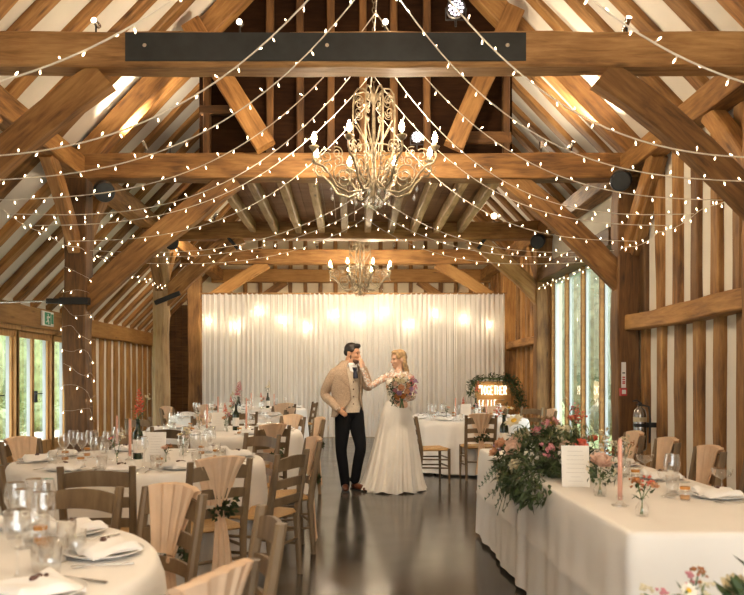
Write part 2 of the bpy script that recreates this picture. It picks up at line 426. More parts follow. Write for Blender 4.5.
# rafters -------------------------------------------------------------------------
def rafters(side, y0, y1, lab, grp):
    s = -1 if side == 'left' else 1
    xe = XL - .3 if s < 0 else XR + .35
    Y = y0; first = None
    p0 = slope_pt(xe, RD / 2); p1 = slope_pt(XC + s * .01, RD / 2)
    while Y < y1:
        if min(abs(Y - t) for t in YT) > .17:
            if first is None:
                first = beam('rafter', (p0.x, Y, p0.z), (p1.x, Y, p1.z), .2, RD, M['oak'], up=(s * TN, 0, 1), wob=.01); o = first
            else:
                o = first.copy(); C.objects.link(o); mw = first.matrix_basis.copy(); mw.translation.y = Y; o.matrix_basis = mw
            tag(o, lab, 'rafter', grp)
        Y += RSP
RSP = .66
for side, sd in (('left', 'over the glazed doors'), ('right', 'over the studded wall')):
    for (a, e, w_) in ((-1.3, 6.5, 'nearer than the iron plated beam'), (6.95, 10.1, 'between the nearest two tie beams'), (10.45, 14.5, 'beside the loft'), (14.95, 21.2, 'beyond the loft')):
        rafters(side, a, e, 'sloping oak rafter %s, %s' % (sd, w_), 'rafters %s %s' % (sd, w_))
# loft: boarded floor on joists, dark partition ------------------------------------------
b = MB(); y0 = YT[1] - .1; n = 20
LX0, LX1 = -2.05, 2.15
b2 = MB()
for i in range(24):
    xa = LX0 + (LX1 - LX0) * i / 24; xb = LX0 + (LX1 - LX0) * (i + 1) / 24
    b2.boxmm((xa + .003, YT[1] - .05, 4.36), (xb - .003, YT[2] + .1, 4.39))
struct('ceiling_loft', b2, M['board'])
for i in range(10):
    xx = -1.9 + i * .44
    o = beam('loft_joist', (xx, YT[1] + .14, 4.25), (xx, YT[2] - .14, 4.25), .12, .2, M['oak_lit'], wob=.012)
    tag(o, 'pale oak joist under the boarded loft floor', 'joist', 'joists under the loft')
b = MB(); zt = 6.0; yp = YT[1] + .1
def prof_loft(x): return roofz(x) + RD
vs = []
xs = [LX0, -1, XC, 1.2, LX1]
for yy in (yp, yp + .05):
    vs += [(x, yy, TZ1) for x in xs] + [(x, yy, prof_loft(x)) for x in xs]
fs = []
for i in range(4): fs += [(i, i+1, i+6, i+5), (10+i+1, 10+i, 15+i, 15+i+1)]
b.add(vs, fs)
for xx in (LX0, LX1): b.boxmm((xx - .03, yp, TZ1), (xx + .03, YT[2], prof_loft(xx)))
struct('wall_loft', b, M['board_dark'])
for k, px in enumerate((207, 270, 300, 331, 363, 394, 427, 506)):
    xx = (px - VX) * (yp - .05) / FPX
    o = beam('loft_stud', (xx, yp - .055, TZ1), (xx, yp - .055, prof_loft(xx) - .15), .1, .1, M['oak_dark'], up=(0, 1, 0))
    tag(o, 'thin upright stud on the dark loft partition', 'stud', 'studs of the loft partition')
o = beam('loft_rail', (LX0, yp - .06, 5.0), (-1.35, yp - .06, 5.0), .1, .12, M['oak_dark']); tag(o, 'short rail on the dark loft partition, door side', 'rail')
o = beam('loft_rail', (1.5, yp - .06, 4.62), (LX1, yp - .06, 4.62), .1, .16, M['oak_dark']); tag(o, 'short rail on the dark loft partition, studded wall side', 'rail')
# studs of the side walls -------------------------------------------------------------------
def stud(p0, p1, w, d, mat, lab, grp, up=(1, 0, 0)):
    o = beam('wall_stud', p0, p1, w, d, mat, up=up, wob=.012); tag(o, lab, 'stud', grp); return o
ys = [9.93, 9.42, 8.9, 8.42, 7.95, 7.47, 6.98, 6.1, 5.6, 5.1, 4.6]
for y in ys:
    stud((3.825, y, 2.2), (3.825, y, 4.08), .17, .09, M['oak_dark' if y in (9.93, 8.42) else 'oak'], 'upright oak stud above the rail on the studded wall', 'upper studs of the studded wall')
    stud((3.825, y - .06, 0), (3.825, y - .06, 2.02), .17, .09, M['oak'], 'upright oak stud below the rail on the studded wall', 'lower studs of the studded wall')
o = beam('wall_rail', (3.74, YF, 2.11), (3.74, YT[1] - .15, 2.11), .22, .2, M['oak'], wob=.02, seg=30); tag(o, 'weathered oak rail ledge along the studded wall', 'rail')
o = beam('wall_brace', (3.75, YT[1] - .17, 3.05), (3.75, YT[1] - 1.0, 4.1), .14, .2, M['oak'], up=(0, 1, 1)); tag(o, 'slanting oak brace across the studs next to the dark post', 'brace')
y = 15.05
while y < 21:
    if abs(y - YT[3]) > .2:
        stud((3.81, y, 2.2), (3.81, y, 4.08), .24, .1, M['oak'], 'upright oak stud above the rail, past the tall window', 'upper studs past the tall window')
        stud((3.81, y, 0), (3.81, y, 2.05), .26, .1, M['oak'], 'upright oak stud below the rail, past the tall window', 'lower studs past the tall window')
    y += .46
o = beam('wall_rail', (3.72, YT[2] + .15, 2.12), (3.72, YB, 2.12), .24, .16, M['oak'], wob=.015); tag(o, 'oak rail past the tall window, near the curtain', 'rail')
y = 15.6
while y < 21.2:
    stud((XL + .01, y, 0), (XL + .01, y, ZE - .3), .2, .09, M['oak_new'], 'upright oak stud of the wall past the glazed doors', 'studs past the glazed doors')
    y += .5
# end wall: tie, studs, braces, plank door in the aisle
o = beam('end_tie', (-3.9, YB - .12, 4.2), (3.9, YB - .12, 4.2), .24, .36, M['oak_new'], wob=.015); tag(o, 'oak beam on the end wall seen above the curtain', 'beam')
for k in range(18):
    xx = -3.4 + k * .42
    stud((xx, YB - .06, 3.0), (xx, YB - .06, 4.03), .11, .12, M['oak'], 'short oak stud between cream panels above the curtain', 'end wall studs below its beam', up=(0, 1, 0))
    if abs(xx - XC) < 3:
        stud((xx, YB - .06, 4.38), (xx, YB - .06, 5.4), .11, .12, M['oak'], 'oak gable stud between cream panels over the end wall beam', 'end wall studs above its beam', up=(0, 1, 0))
o = beam('end_rail', (-3.6, YB - .09, 3.55), (3.6, YB - .09, 3.55), .16, .14, M['oak_new']); tag(o, 'thin oak rail on the end wall just over the curtain', 'rail')
for s in (-1, 1):
    o = beam('end_brace', (s * 1.85, YB - .1, 4.06), (s * 3.2, YB - .1, 3.1), .12, .22, M['oak'], up=(s * .6, 0, .7)); tag(o, 'slanting oak brace on the end wall, %s' % ('door side' if s < 0 else 'neon sign side'), 'brace')
b = MB()
for k in range(9): b.boxmm((XL + .22 + k * .185, YB - .09, 0), (XL + .22 + k * .185 + .178, YB - .03, 3.4))
o = struct('door_9', b, M['oak_dark']); o.name = 'door_7'
b = MB(); b.ell((-4.35, YB - .11, 1.05), .05); b.build('door_latch', M['black'], o)
# ------------------------------------------------------------- lamps
M['wire'] = plain('wire', (.80, .74, .64), .5, var=.03)
M['tip'] = glow('tip', (1.0, .76, .46), TIP)
M['bulbglow'] = glow('bulbglow', (1.0, .74, .40), 34)
M['lens'] = glow('lens', (1.0, .80, .55), 7)
M['led'] = glow('led', (1.0, .86, .97), 3)
M['candelabra'] = plain('candelabra', (.24, .19, .12), .42, .45, var=.5, nscale=18)
M['crystal'] = glassy('crystal', (1, .96, .9), .05, .5, .15)
def lamp(name, kind, loc, energy, color=(1, .81, .59), radius=.05, to=None, size=1.6, blend=.8, parent=None):
    l = bpy.data.lights.new(name, kind); l.energy = energy; l.color = color
    l.shadow_soft_size = radius
    if kind == 'SPOT': l.spot_size = size; l.spot_blend = blend
    o = bpy.data.objects.new(name, l); C.objects.link(o); o.location = loc
    if to is not None:
        o.rotation_euler = (Vector(to) - Vector(loc)).to_track_quat('-Z', 'Y').to_euler()
    if parent is not None:
        o.parent = parent; o.location = Vector(loc) - Vector(parent.location)
    return o
# fairy bulb: a white socket with a glowing tip
def bulb_mesh():
    b = MB(); b.tube([(0, 0, 0), (0, 0, -.022)], .005, 6)
    n = len(b.f)
    b.ell((0, 0, -.034), (.0050, .0050, .0145), nu=8, nv=6)
    me = b.mesh('fairy_bulb', M['wire']); me.materials.append(M['tip'])
    for i, p in enumerate(me.polygons): p.material_index = 0 if i < n else 1
    return me
FB = bulb_mesh()
def strand(pts, label, spacing=.165, r=.004, group=None, flip=True):
    b = MB(); b.tube(pts, r, 5)
    w_ = b.build('string_light', M['wire']); tag(w_, label, 'string light', group)
    acc = 0; k = 0; nxt = spacing * R(.2, .8)
    for i in range(len(pts) - 1):
        a, e = Vector(pts[i]), Vector(pts[i + 1]); ln = (e - a).length
        while nxt <= acc + ln:
            p = a.lerp(e, (nxt - acc) / ln)
            o = wobj('bulb', FB, w_); o.location = p
            up = (k % 2 == 0) and flip
            o.rotation_euler = (PI * (.8 if up else 0) + R(-.5, .5), R(-.5, .5), R(0, 6))
            k += 1; nxt += spacing * R(.85, 1.15)
        acc += ln
    return w_
CX = .22
SY = [4.2, 5.4, 6.22, 7.0, 7.7, 8.4, 9.25, 10.5, 11.4, 12.4]
NTH = ['nearest', 'second nearest', 'third nearest', 'fourth nearest', 'fifth nearest', 'fifth furthest', 'fourth furthest', 'third furthest', 'second furthest', 'furthest']
for i, Y in enumerate(SY):
    for s in (-1, 1):
        za = 4.75 if Y < 10 else 3.98
        xe = s * 3.58; ze = 3.1
        if s > 0 and i == 0: Yc = 4.1
        else: Yc = Y
        yend = lerp(Y, 9.9, .12) if i < 6 else lerp(Y, 9.95, .45)
        pts = []
        pw = R(2.8, 3.2)
        for k in range(33):
            t = k / 32; u = 1 - t
            sag = ze + (za - ze) * u**pw - .05 * math.sin(PI * t) * (i % 3 == 1)
            pts.append((lerp(CX, xe, t), lerp(Yc, yend, t), sag))
        strand(pts, 'drooping string of fairy lights to the %s, %s of ten' % ('door side' if s < 0 else 'studded wall side', NTH[i]), r=(.0062, .0062, .0055, .005, .0045, .004, .0035, .003, .003, .003)[i])
# strand wound round the dark post
pts = []
hw = .175
for k in range(160):
    t = k / 159; a = t * 2 * PI * 8.5 + .6 * math.sin(t * 50)
    ca, sa = math.cos(a), math.sin(a); q = hw / max(abs(ca), abs(sa))
    pts.append((-3.69 + ca * q, 10.25 + sa * q, lerp(3.0, .75, t) + .05 * math.sin(t * 90)))
strand(pts, 'fairy lights wound around the dark post next to the glazed doors', spacing=.3, r=.0012, flip=False)
for s in (-1, 1):
    pts = []
    for k in range(61):
        t_ = k / 60; Y = lerp(6.6, 15.5, t_); pts.append((s * 3.56, Y, 3.09 - .05 * abs(math.sin(t_ * PI * 8)) + .02 * math.sin(t_ * 17)))
    strand(pts, 'fairy light string along the %s where the drooping strings end' % ('door side posts' if s < 0 else 'studded wall'), spacing=.19, r=.003)
# central wire carrying the apexes
b = MB(); b.tube([(CX, 3.8, 4.77), (CX, 9.5, 4.77)], .004, 5); tag(b.build('support_wire', M['wire']), 'thin wire along the barn carrying the string lights', 'wire')
# chandeliers -------------------------------------------------------------------
def spiral(c, r0, r1, a0, turns, ax, up, n=22):
    c = Vector(c); ax = Vector(ax); up = Vector(up)
    return [c + (ax * math.cos(a0 + turns * 2 * PI * k / n) + up * math.sin(a0 + turns * 2 * PI * k / n)) * lerp(r0, r1, k / n) for k in range(n + 1)]
def chandelier(loc, label, sc=1.0, arms=8, chain=1.2):
    t = thing('chandelier', label, 'chandelier', loc)
    Z = Vector((0, 0, 1))
    b = MB()                                        # origin at bulb height
    b.lathe([(.0, -.62), (.03, -.6), (.05, -.55), (.02, -.5), (.03, -.44), (.065, -.38), (.03, -.3), (.022, -.1), (.04, -.02), (.02, .05), (.018, .5), (.05, .56), (.06, .60), (.02, .64), (.012, .70), (0, .70)], 12)
    b.build('column', M['candelabra'], t)
    b = MB()
    for k in range(8):
        a = PI / 8 + k * PI / 4; d = Vector((math.cos(a), math.sin(a), 0))
        pts = [d * r + Z * z for r, z in ((.05, .60), (.12, .66), (.19, .65), (.235, .58), (.245, .45), (.245, .15), (.225, -.05), (.16, -.25), (.08, -.4))]
        b.tube(pts, .0095, 6)
        b.tube(spiral(d * .17 + Z * .53, .058, .012, 0, 1.6, d, Z), .007, 5)
        b.tube(spiral(d * .18 + Z * .40, .05, .012, 3, 1.5, d, Z), .006, 5)
        b.tube([d * .22 + Z * .3, d * .12 + Z * .14, d * .06 + Z * .05, d * .05 + Z * -.1], .007, 5)
    for z, r in ((.0, .235), (-.25, .16)):
        b.tube([(r * math.cos(a), r * math.sin(a), z) for a in [2 * PI * k / 28 for k in range(29)]], .008, 5)
    b.build('cage', M['candelabra'], t)
    for k in range(arms):
        a = PI / 8 + k * 2 * PI / arms; d = Vector((math.cos(a), math.sin(a), 0))
        b = MB()
        ctrl = [(.06, -.36), (.15, -.46), (.30, -.50), (.44, -.44), (.52, -.32), (.60, -.24), (.68, -.22), (.72, -.15), (.70, -.08)]
        pts = [d * r + Z * z for r, z in ctrl]
        b.tube(pts, [.013] * 6 + [.011] * 3, 7)
        b.tube(spiral(d * .36 + Z * -.30, .125, .02, -1.2, 1.75, d, Z, 30), .008, 5)
        b.tube(spiral(d * .56 + Z * -.13, .085, .015, 2.2, -1.6, d, Z), .007, 5)
        b.tube(spiral(d * .43 + Z * -.08, .07, .012, 1.0, 1.6, d, Z), .006, 5)
        b.tube(spiral(d * .24 + Z * -.15, .075, .012, .5, 1.6, d, Z), .006, 5)
        b.tube(spiral(d * .66 + Z * -.16, .065, .012, 4.0, 1.4, d, Z), .006, 5)
        ar = b.build('arm', M['candelabra'], t)
        b = MB(); b.lathe([(.0, -.1), (.02, -.09), (.05, -.055), (.055, -.04), (.018, -.045), (.016, .0), (0, .0)], 10, d * .70)
        b.build('candle_cup', M['candelabra'], ar)
        b = MB(); b.lathe([(.014, .0), (.026, .02), (.029, .045), (.019, .08), (.005, .115), (0, .118)], 8, d * .70)
        b.build('bulb', M['bulbglow'], ar)
        q = d * .50 + Z * -.42
        q2 = d * .70 + Z * -.23
        b = MB(); b.lathe([(0, -.10), (.018, -.07), (.008, -.03), (0, -.02)], 6, q, False); b.build('crystal_drop', M['crystal'], t)
        b = MB(); b.lathe([(0, -.1), (.014, -.07), (.006, -.02), (0, -.01)], 6, q2, False); b.build('crystal_drop', M['crystal'], t)
    for k in range(10):
        a = 2 * PI * k / 10; d = Vector((math.cos(a), math.sin(a), 0))
        for q in (d * .17 + Z * -.45, d * .09 + Z * -.55):
            b = MB(); b.lathe([(0, -.09), (.022, -.055), (.01, -.01), (0, 0)], 6, q, False); b.build('crystal_drop', M['crystal'], t)
    b = MB(); nl = int(chain / .06)
    for k in range(nl):
        c = Z * (.72 + k * .055); ax = Vector((1, 0, 0)) if k % 2 else Vector((0, 1, 0))
        b.tube([c + ax * .016 * math.cos(q) + Z * .034 * math.sin(q) for q in [2 * PI * i / 10 for i in range(11)]], .0045, 4)
    b.build('chain', M['candelabra'], t)
    t.scale = (sc, sc, sc)
    return t
ch1 = chandelier((.24, 8.4, 3.9), 'large ornate wrought chandelier with eight glowing candle bulbs, closer to the camera', 1.0, 8, 3.3)
ch2 = chandelier((.17, 16.2, 3.72), 'smaller looking ornate chandelier hanging further back before the white curtain', .97, 8, 2.4)
ch3 = copy_tree(ch1); ch3.location = (.28, .6, 3.9); ch3['label'] = 'ornate chandelier added to light the near tables, outside the picture'  # third chandelier, added out of view to light the near tables
for ch, e in ((ch1, CHAND), (ch2, CHAND2), (ch3, CHAND3)):
    for k in (0, 2, 4, 6):
        a = PI / 8 + k * PI / 4
        lamp('candle_light', 'POINT', Vector(ch.location) + Vector((.7 * math.cos(a), .7 * math.sin(a), .12)) , e / 4, radius=.06)
# spot fixtures on the beams ------------------------------------------------------
def spot_fixture(p, to, label, energy=0, size=1.7, r=.024, blend=.8):
    p = Vector(p); d = (Vector(to) - p).normalized()
    t = thing('spotlight', label, 'spotlight', p)
    b = MB(); b.tube([(0, 0, -.125), (0, 0, -.11)], .03, 12); b.tube([(0, 0, -.115), (0, 0, -.02)], .008, 6); b.build('stand', M['black'], t)
    b = MB(); b.tube([-d * .075, -d * .06, d * .03, d * .05], [r * .6, r, r * 1.05, r * 1.15], 14); b.build('lamp_head', M['metal'], t)
    b = MB(); b.tube([d * .0505, d * .054], [r * 1.0, r * .9], 14); b.build('lens', M['lens'], t)
    if energy: lamp('spot_lamp', 'SPOT', p + d * .07, energy, to=p + d, size=size, blend=blend, radius=.04, parent=t)
    return t
KYC = 17.45
Y1, Y2 = YT[0] + .0, YT[1]
for px, to, nm in ((96, (-2.6, 2, 4.6), 'door side end'), (240, (-1.0, 1.5, 3.2), 'left of the middle of'), (385, (.5, 1.5, 3.2), 'middle of'), (627, (3.0, 3, 8.), 'studded wall end of')):
    p = W(px, 17, Y1); p.z = 4.41 + .125
    spot_fixture(p, to, {96: 'small spotlight on top of the iron plated beam, towards the doors', 240: 'glowing spotlight standing above the iron plate, door side half', 385: 'glowing spotlight above the middle of the iron plate', 627: 'small spotlight pointing up beyond the iron plate'}[px], SPOT1)
for px, to, nm in ((145, (-3.6, 10.4, 6.2), 'a'), (170, (-1.8, 11.6, 6.4), 'b'), (541, (2.9, 11.4, 6.4), 'c'), (572, (3.5, 9.4, 6.2), 'd')):
    p = W(px, 147, Y2 - .05); p.z = TZ1 + .125
    spot_fixture(p, to, {'a': 'small uplight on the second beam nearest the doors', 'b': 'small uplight on the second beam next to the loft, door side', 'c': 'small uplight on the second beam next to the loft, window side', 'd': 'small uplight on the second beam towards the studded wall'}[nm], SPOT2)
p = W(494, 221, YT[2]); p.z = TZ1 + .125
spot_fixture(p, (2.3, 12, 4.2), 'bright star-like spotlight on the third beam at the loft edge', SPOT2, r=.055)
p = W(215, 221, YT[2]); p.z = TZ1 + .125
spot_fixture(p, (-5.2, 16.6, 1.9), 'small spotlight on the third beam, door side', SPOTC, r=.03, size=1.9)
for px, nm in ((317, 'door side'), (394, 'neon sign side')):
    p = W(px, 247, YT[3]); p.z = TZ1 + .125
    spot_fixture(p, p + Vector((.2 if px > 350 else -.2, 1.6, 2)), 'tiny spotlight on the beam over the curtain, %s' % nm, SPOT2 * .7, r=.03)
for s in (-1, 1):  # extra lamps hidden by the beam, added to brighten the curtain
    spot_fixture((s * 1.5 + .1, YT[2] + .3, 4.25), (s * 2.3, KYC, .6), 'unseen spotlight added behind the third beam to light the curtain, %s' % ('door side' if s < 0 else 'window side'), SPOTC * .5, size=2.2)
for s in (-1, 1):  # another hidden pair, added to brighten the couple from the front
    spot_fixture((s * 1.15, YT[0] + .24, 4.3), (s * .25, 9.4, .9), 'unseen spotlight added behind the iron plated beam to light the couple, %s' % ('door side' if s < 0 else 'studded wall side'), SPOTD, size=.75, blend=1.0)
def par(p, label, r):
    p = Vector(p); t = thing('stage_lamp', label, 'stage lamp', p)
    d = Vector((-.05, -1, -.25)).normalized()
    b = MB(); b.tube([-d * .16, -d * .1, d * .0, d * .012], [r * .5, r * .95, r, r * 1.04], 20); b.build('housing', M['black'], t)
    b = MB(); q = d.to_track_quat('Z', 'Y').to_matrix()
    for rr, n in ((0, 1), (.36, 6), (.72, 11)):
        for k in range(n):
            a = 2 * PI * k / n; c = q @ Vector((rr * r * math.cos(a), rr * r * math.sin(a), .0)) + d * .012
            b.ell(c, r * .14, nu=7, nv=4)
    b.build('led', M['led'], t)
    b = MB(); b.tube([(r * 1.1, 0, 0), (r * 1.1, .02, -r * 1.2), (-r * 1.1, .02, -r * 1.2), (-r * 1.1, 0, 0)], .008, 6); b.tube([(0, .02, -r * 1.2), (0, .02, -r * 1.2 - .06)], .01, 6); b.build('yoke', M['black'], t)
p = W(456, 8, 6.6); par(p, 'larger stage lamp with pale pink LEDs above the iron plate', .078)
p = W(417, 137, 10.0); par(p, 'smaller stage lamp with pale pink LEDs behind the chandelier', .078)
# black drum speakers -----------------------------------------------------------------
for px, py, Y, lab in ((104, 191, 9.98, 'round black speaker beside the fairy light post'), (621, 180, 9.85, 'round black speaker on the dark post of the studded wall'), (171, 242, 14.4, 'round black speaker on the pale round-edged post'), (538, 241, 14.4, 'round black speaker by the far edge of the tall window')):
    p = W(px, py, Y); t = thing('speaker', lab, 'speaker', p)
    s = 1 if p.x > 0 else -1; d = Vector((-s * .35, -.8, -.35)).normalized(); r = .135
    b = MB(); b.tube([-d * .15, -d * .14, -d * .05, d * .08, d * .1], [r * .55, r * .75, r, r, r * .93], 20); b.build('cabinet', M['black'], t)
    b = MB(); b.tube([d * .101, d * .104], [r * .85, r * .8], 20); b.build('grille', M['iron'], t)
    px_ = s * 3.56 - p.x
    b = MB(); b.tube([(px_ * .0, 0, 0), (px_ * .6, .1, -.02), (px_, .33, 0)], .016, 6); b.build('bracket', M['black'], t)
# clamp and rod by the fairy-light post, bar on the pale post
t = thing('post_clamp', 'black iron collar on the fairy light post with a rod to the wall', 'clamp', (-3.69, 10.25, 2.4))
b = MB(); b.boxmm((-.19, -.185, -.045), (.19, .185, .045)); b.boxmm((-.42, -.05, -.02), (-.19, .0, .045)); b.build('collar', M['black'], t)
b = MB(); b.tube([(-.4, -.03, .01), (-1.75, -.03, -.02)], .014, 8); b.build('rod', M['metal'], t)
o = beam('iron_bar', W(155, 303, 14.5), W(180, 293, 14.5), .07, .09, M['black'], wob=.001, seg=3); tag(o, 'black iron bar fixed across the pale round-edged post', 'bar')
for (a, e, lab) in (((221, 229), (238, 249), 'black iron rod on the third knee brace, door side'), ((491, 230), (478, 249), 'black iron rod on the third knee brace, window side')):
    o = beam('iron_rod', W(*a, 14.6), W(*e, 14.6), .06, .06, M['black'], wob=.001, seg=3); tag(o, lab, 'rod')
# signs and fire things ------------------------------------------------------------------
M['green'] = plain('green', (.02, .30, .16), .4, var=.03); M['white'] = plain('white', (.82, .82, .80), .5, var=.02); M['red'] = plain('red', (.5, .03, .03), .4, var=.05)
t = thing('exit_sign', 'green and white emergency exit sign over the glazed doors', 'sign', (XL + .195, 13.2, 2.40))
b = MB(); b.boxmm((0, -.24, -.125), (.03, .24, .125)); b.build('panel', M['white'], t)
b = MB(); b.boxmm((.03, -.15, -.105), (.034, .10, .105)); b.build('green_field', M['green'], t)
b = MB()
b.ell((.036, -.02, .07), (.003, .02, .018), nu=8, nv=5)
for pts in (((-.02, .05), (-.03, -.01)), ((-.03, -.01), (-.06, -.05), (-.1, -.06)), ((-.03, -.01), (.0, -.05), (.0, -.095)), ((-.02, .04), (.03, .02), (.05, .04)), ((-.02, .04), (-.06, .03), (-.07, -.0))):
    b.tube([(.036, y, z) for y, z in pts], .011, 6)
b.build('running_figure', M['white'], t)
b = MB(); b.boxmm((.03, .13, -.08), (.034, .22, .09)); b.build('door_symbol', M['green'], t)
t = thing('fire_notice', 'narrow white fire notice with red marks on the dark post', 'sign', W(623.5, 375, 10.085))
b = MB(); b.boxmm((-.03, -.008, -.17), (.03, .0, .17)); b.build('plate', M['white'], t)
b = MB()
for z in (-.11, -.09, -.06, -.03): b.boxmm((-.018, -.011, z - .008), (.018, -.008, z + .008))
b.build('red_marks', M['red'], t)
b = MB(); b.boxmm((-.018, -.011, .02), (.018, -.008, .035)); b.build('dark_mark', M['iron'], t)
t = thing('call_point', 'small red fire call point under the white notice', 'call point', W(623, 392, 10.085)); b = MB(); b.boxmm((-.045, -.04, -.05), (.04, .01, .05)); b.build('case', M['red'], t)
b = MB(); b.boxmm((-.028, -.043, -.025), (.024, -.04, .03)); b.build('glass_front', M['white'], t)
M['steel'] = plain('steel', (.30, .29, .28), .25, 1.0, var=.1)
t = thing('fire_extinguisher', 'polished steel fire extinguisher hung by the dark post on the studded wall', 'fire extinguisher', (3.60, 9.5, .47))
b = MB(); b.lathe([(0, 0), (.06, 0), (.078, .02), (.080, .05), (.080, .45), (.066, .51), (.03, .54), (.025, .56), (0, .56)], 20); b.build('cylinder', M['steel'], t)
b = MB(); b.lathe([(.0812, .36), (.0812, .42)], 20, cap=False); b.build('label_band', plain('label_band', (.5, .42, .28), .5), t)
b = MB(); b.boxmm((-.02, -.02, .56), (.02, .02, .6)); b.tube([(0, 0, .6), (-.06, -.04, .63), (-.11, -.06, .62)], .011, 6); b.tube([(0, 0, .58), (-.06, -.04, .575)], .009, 6); b.build('valve', M['black'], t)
b = MB(); b.tube([(.02, 0, .57), (.09, -.05, .55), (.10, -.07, .4), (.095, -.06, .1)], .013, 8); b.build('hose', M['black'], t)
b = MB(); b.lathe([(.0825, .30), (.0825, .34)], 16); b.boxmm((.07, -.03, .29), (.22, .03, .35)); b.build('bracket', M['black'], t)
# ------------------------------------------------------------- curtain with bulbs behind it
def voile():
    m, nt, out = newmat('voile'); L = nt.links.new
    tc = nd(nt, 'ShaderNodeTexCoord'); n1 = nd(nt, 'ShaderNodeTexNoise', Scale=2.0, Detail=3.0); L(tc.outputs['Object'], n1.inputs['Vector'])
    rp = ramp(nt, [(.3, (.86, .84, .80)), (.7, (.92, .905, .88))]); L(n1.outputs['Fac'], rp.inputs['Fac'])
    d = nd(nt, 'ShaderNodeBsdfDiffuse'); L(rp.outputs[0], d.inputs['Color'])
    t = nd(nt, 'ShaderNodeBsdfTranslucent'); L(rp.outputs[0], t.inputs['Color'])
    tr = nd(nt, 'ShaderNodeBsdfTransparent')
    m1 = nd(nt, 'ShaderNodeMixShader'); m1.inputs[0].default_value = .35; L(d.outputs[0], m1.inputs[1]); L(t.outputs[0], m1.inputs[2])
    m2 = nd(nt, 'ShaderNodeMixShader'); m2.inputs[0].default_value = .06; L(m1.outputs[0], m2.inputs[1]); L(tr.outputs[0], m2.inputs[2])
    L(m2.outputs[0], out.inputs[0]); return m
M['voile'] = voile()
KY = 17.45
x0, x1 = W(202, 0, KY).x, W(505, 0, KY).x; zt = W(0, 293.5, KY).z
random.seed(5)
ph = [R(0, 6) for _ in range(12)]
def cfold(x, v):
    a = .020 + .010 * math.sin(x * 3.1 + ph[0])
    return a * math.sin(x * 52 + 1.6 * math.sin(x * 4.7 + ph[1]) + ph[2]) + .009 * math.sin(x * 113 + 2 * math.sin(x * 6 + ph[3])) + .03 * math.sin(x * 8.3 + ph[4]) * (.3 + .7 * v)
b = MB(); b.grid(lambda u, v: (lerp(x0, x1, u), KY + cfold(lerp(x0, x1, u), v), lerp(zt, .01, v)), 620, 6)
t = thing('curtain', 'white sheer pleated curtain hung across the far end of the barn', 'curtain', (0, KY, 0))
o = b.build('fabric', M['voile'], t); o.matrix_basis = Matrix.Translation((0, -KY, 0))
b = MB(); b.tube([(x0 - .05, 0, zt + .0), (x1 + .05, 0, zt + .0)], .022, 8); b.build('rail', M['oak_pale'], t)
BP = [(210, 321), (236, 326), (259, 312), (284, 321), (308, 327), (334, 315), (359, 319), (383, 313), (409, 325), (434, 314), (463, 319), (489, 325)]
M['festoon'] = glow('festoon', (1.0, .80, .5), 60, True)
t0 = None
for i, (px, py) in enumerate(BP):
    p = W(px, py, KY + .15)
    t = thing('festoon_bulb', 'warm bulb glowing through the white curtain, %s from its door side edge' % ['first', 'second', 'third', 'fourth', 'fifth', 'sixth', 'seventh', 'eighth', 'ninth', 'tenth', 'eleventh', 'twelfth'][i], 'bulb', p)
    b = MB(); b.ell((0, 0, 0), (.034, .034, .045), nu=10, nv=8); b.build('globe', M['festoon'], t)
    b = MB(); b.tube([(0, 0, .04), (0, 0, .09)], .018, 8); b.tube([(0, 0, .09), (0, 0, zt - p.z)], .004, 4); b.build('cord', M['black'], t)
# ------------------------------------------------------------- chairs
random.seed(11)
M['chair'] = wood('chair', (.095, .058, .027), (.16, .104, .052), (.235, .16, .088), scale=(7, 7, 1.1), rough=.55, bump=.12, vary=.12, knots=False)
def rushmat():
    m, nt, out = newmat('rush'); L = nt.links.new
    tc = nd(nt, 'ShaderNodeTexCoord'); wv = nd(nt, 'ShaderNodeTexWave', Scale=38.0, Distortion=3.0, Detail=3.0); wv.inputs['Detail Scale'].default_value = 2
    L(tc.outputs['Object'], wv.inputs['Vector'])
    rp = ramp(nt, [(.1, (.30, .155, .045)), (.6, (.52, .30, .10)), (1, (.66, .43, .18))]); L(wv.outputs['Fac'], rp.inputs['Fac'])
    b = nd(nt, 'ShaderNodeBsdfPrincipled', Roughness=.6); L(rp.outputs[0], b.inputs['Base Color'])
    bp = nd(nt, 'ShaderNodeBump', Strength=.5, Distance=.004); L(wv.outputs['Fac'], bp.inputs['Height']); L(bp.outputs[0], b.inputs['Normal']); L(b.outputs[0], out.inputs[0]); return m
M['rush'] = rushmat()
M['sash'] = plain('sash', (.80, .58, .39), .8, var=.06, nscale=12, trans=.3)
M['linen'] = plain('linen', (.83, .80, .755), .85, var=.025, nscale=4, bump=.05, bscale=400)
M['leaf'] = plain('leaf', (.042, .066, .020), .55, var=.5, nscale=20)
M['leaf_pale'] = plain('leaf_pale', (.15, .17, .065), .6, var=.4, nscale=20)
CHH = .88
def back_y(z): return -.185 - max(0, z - .42) * .17
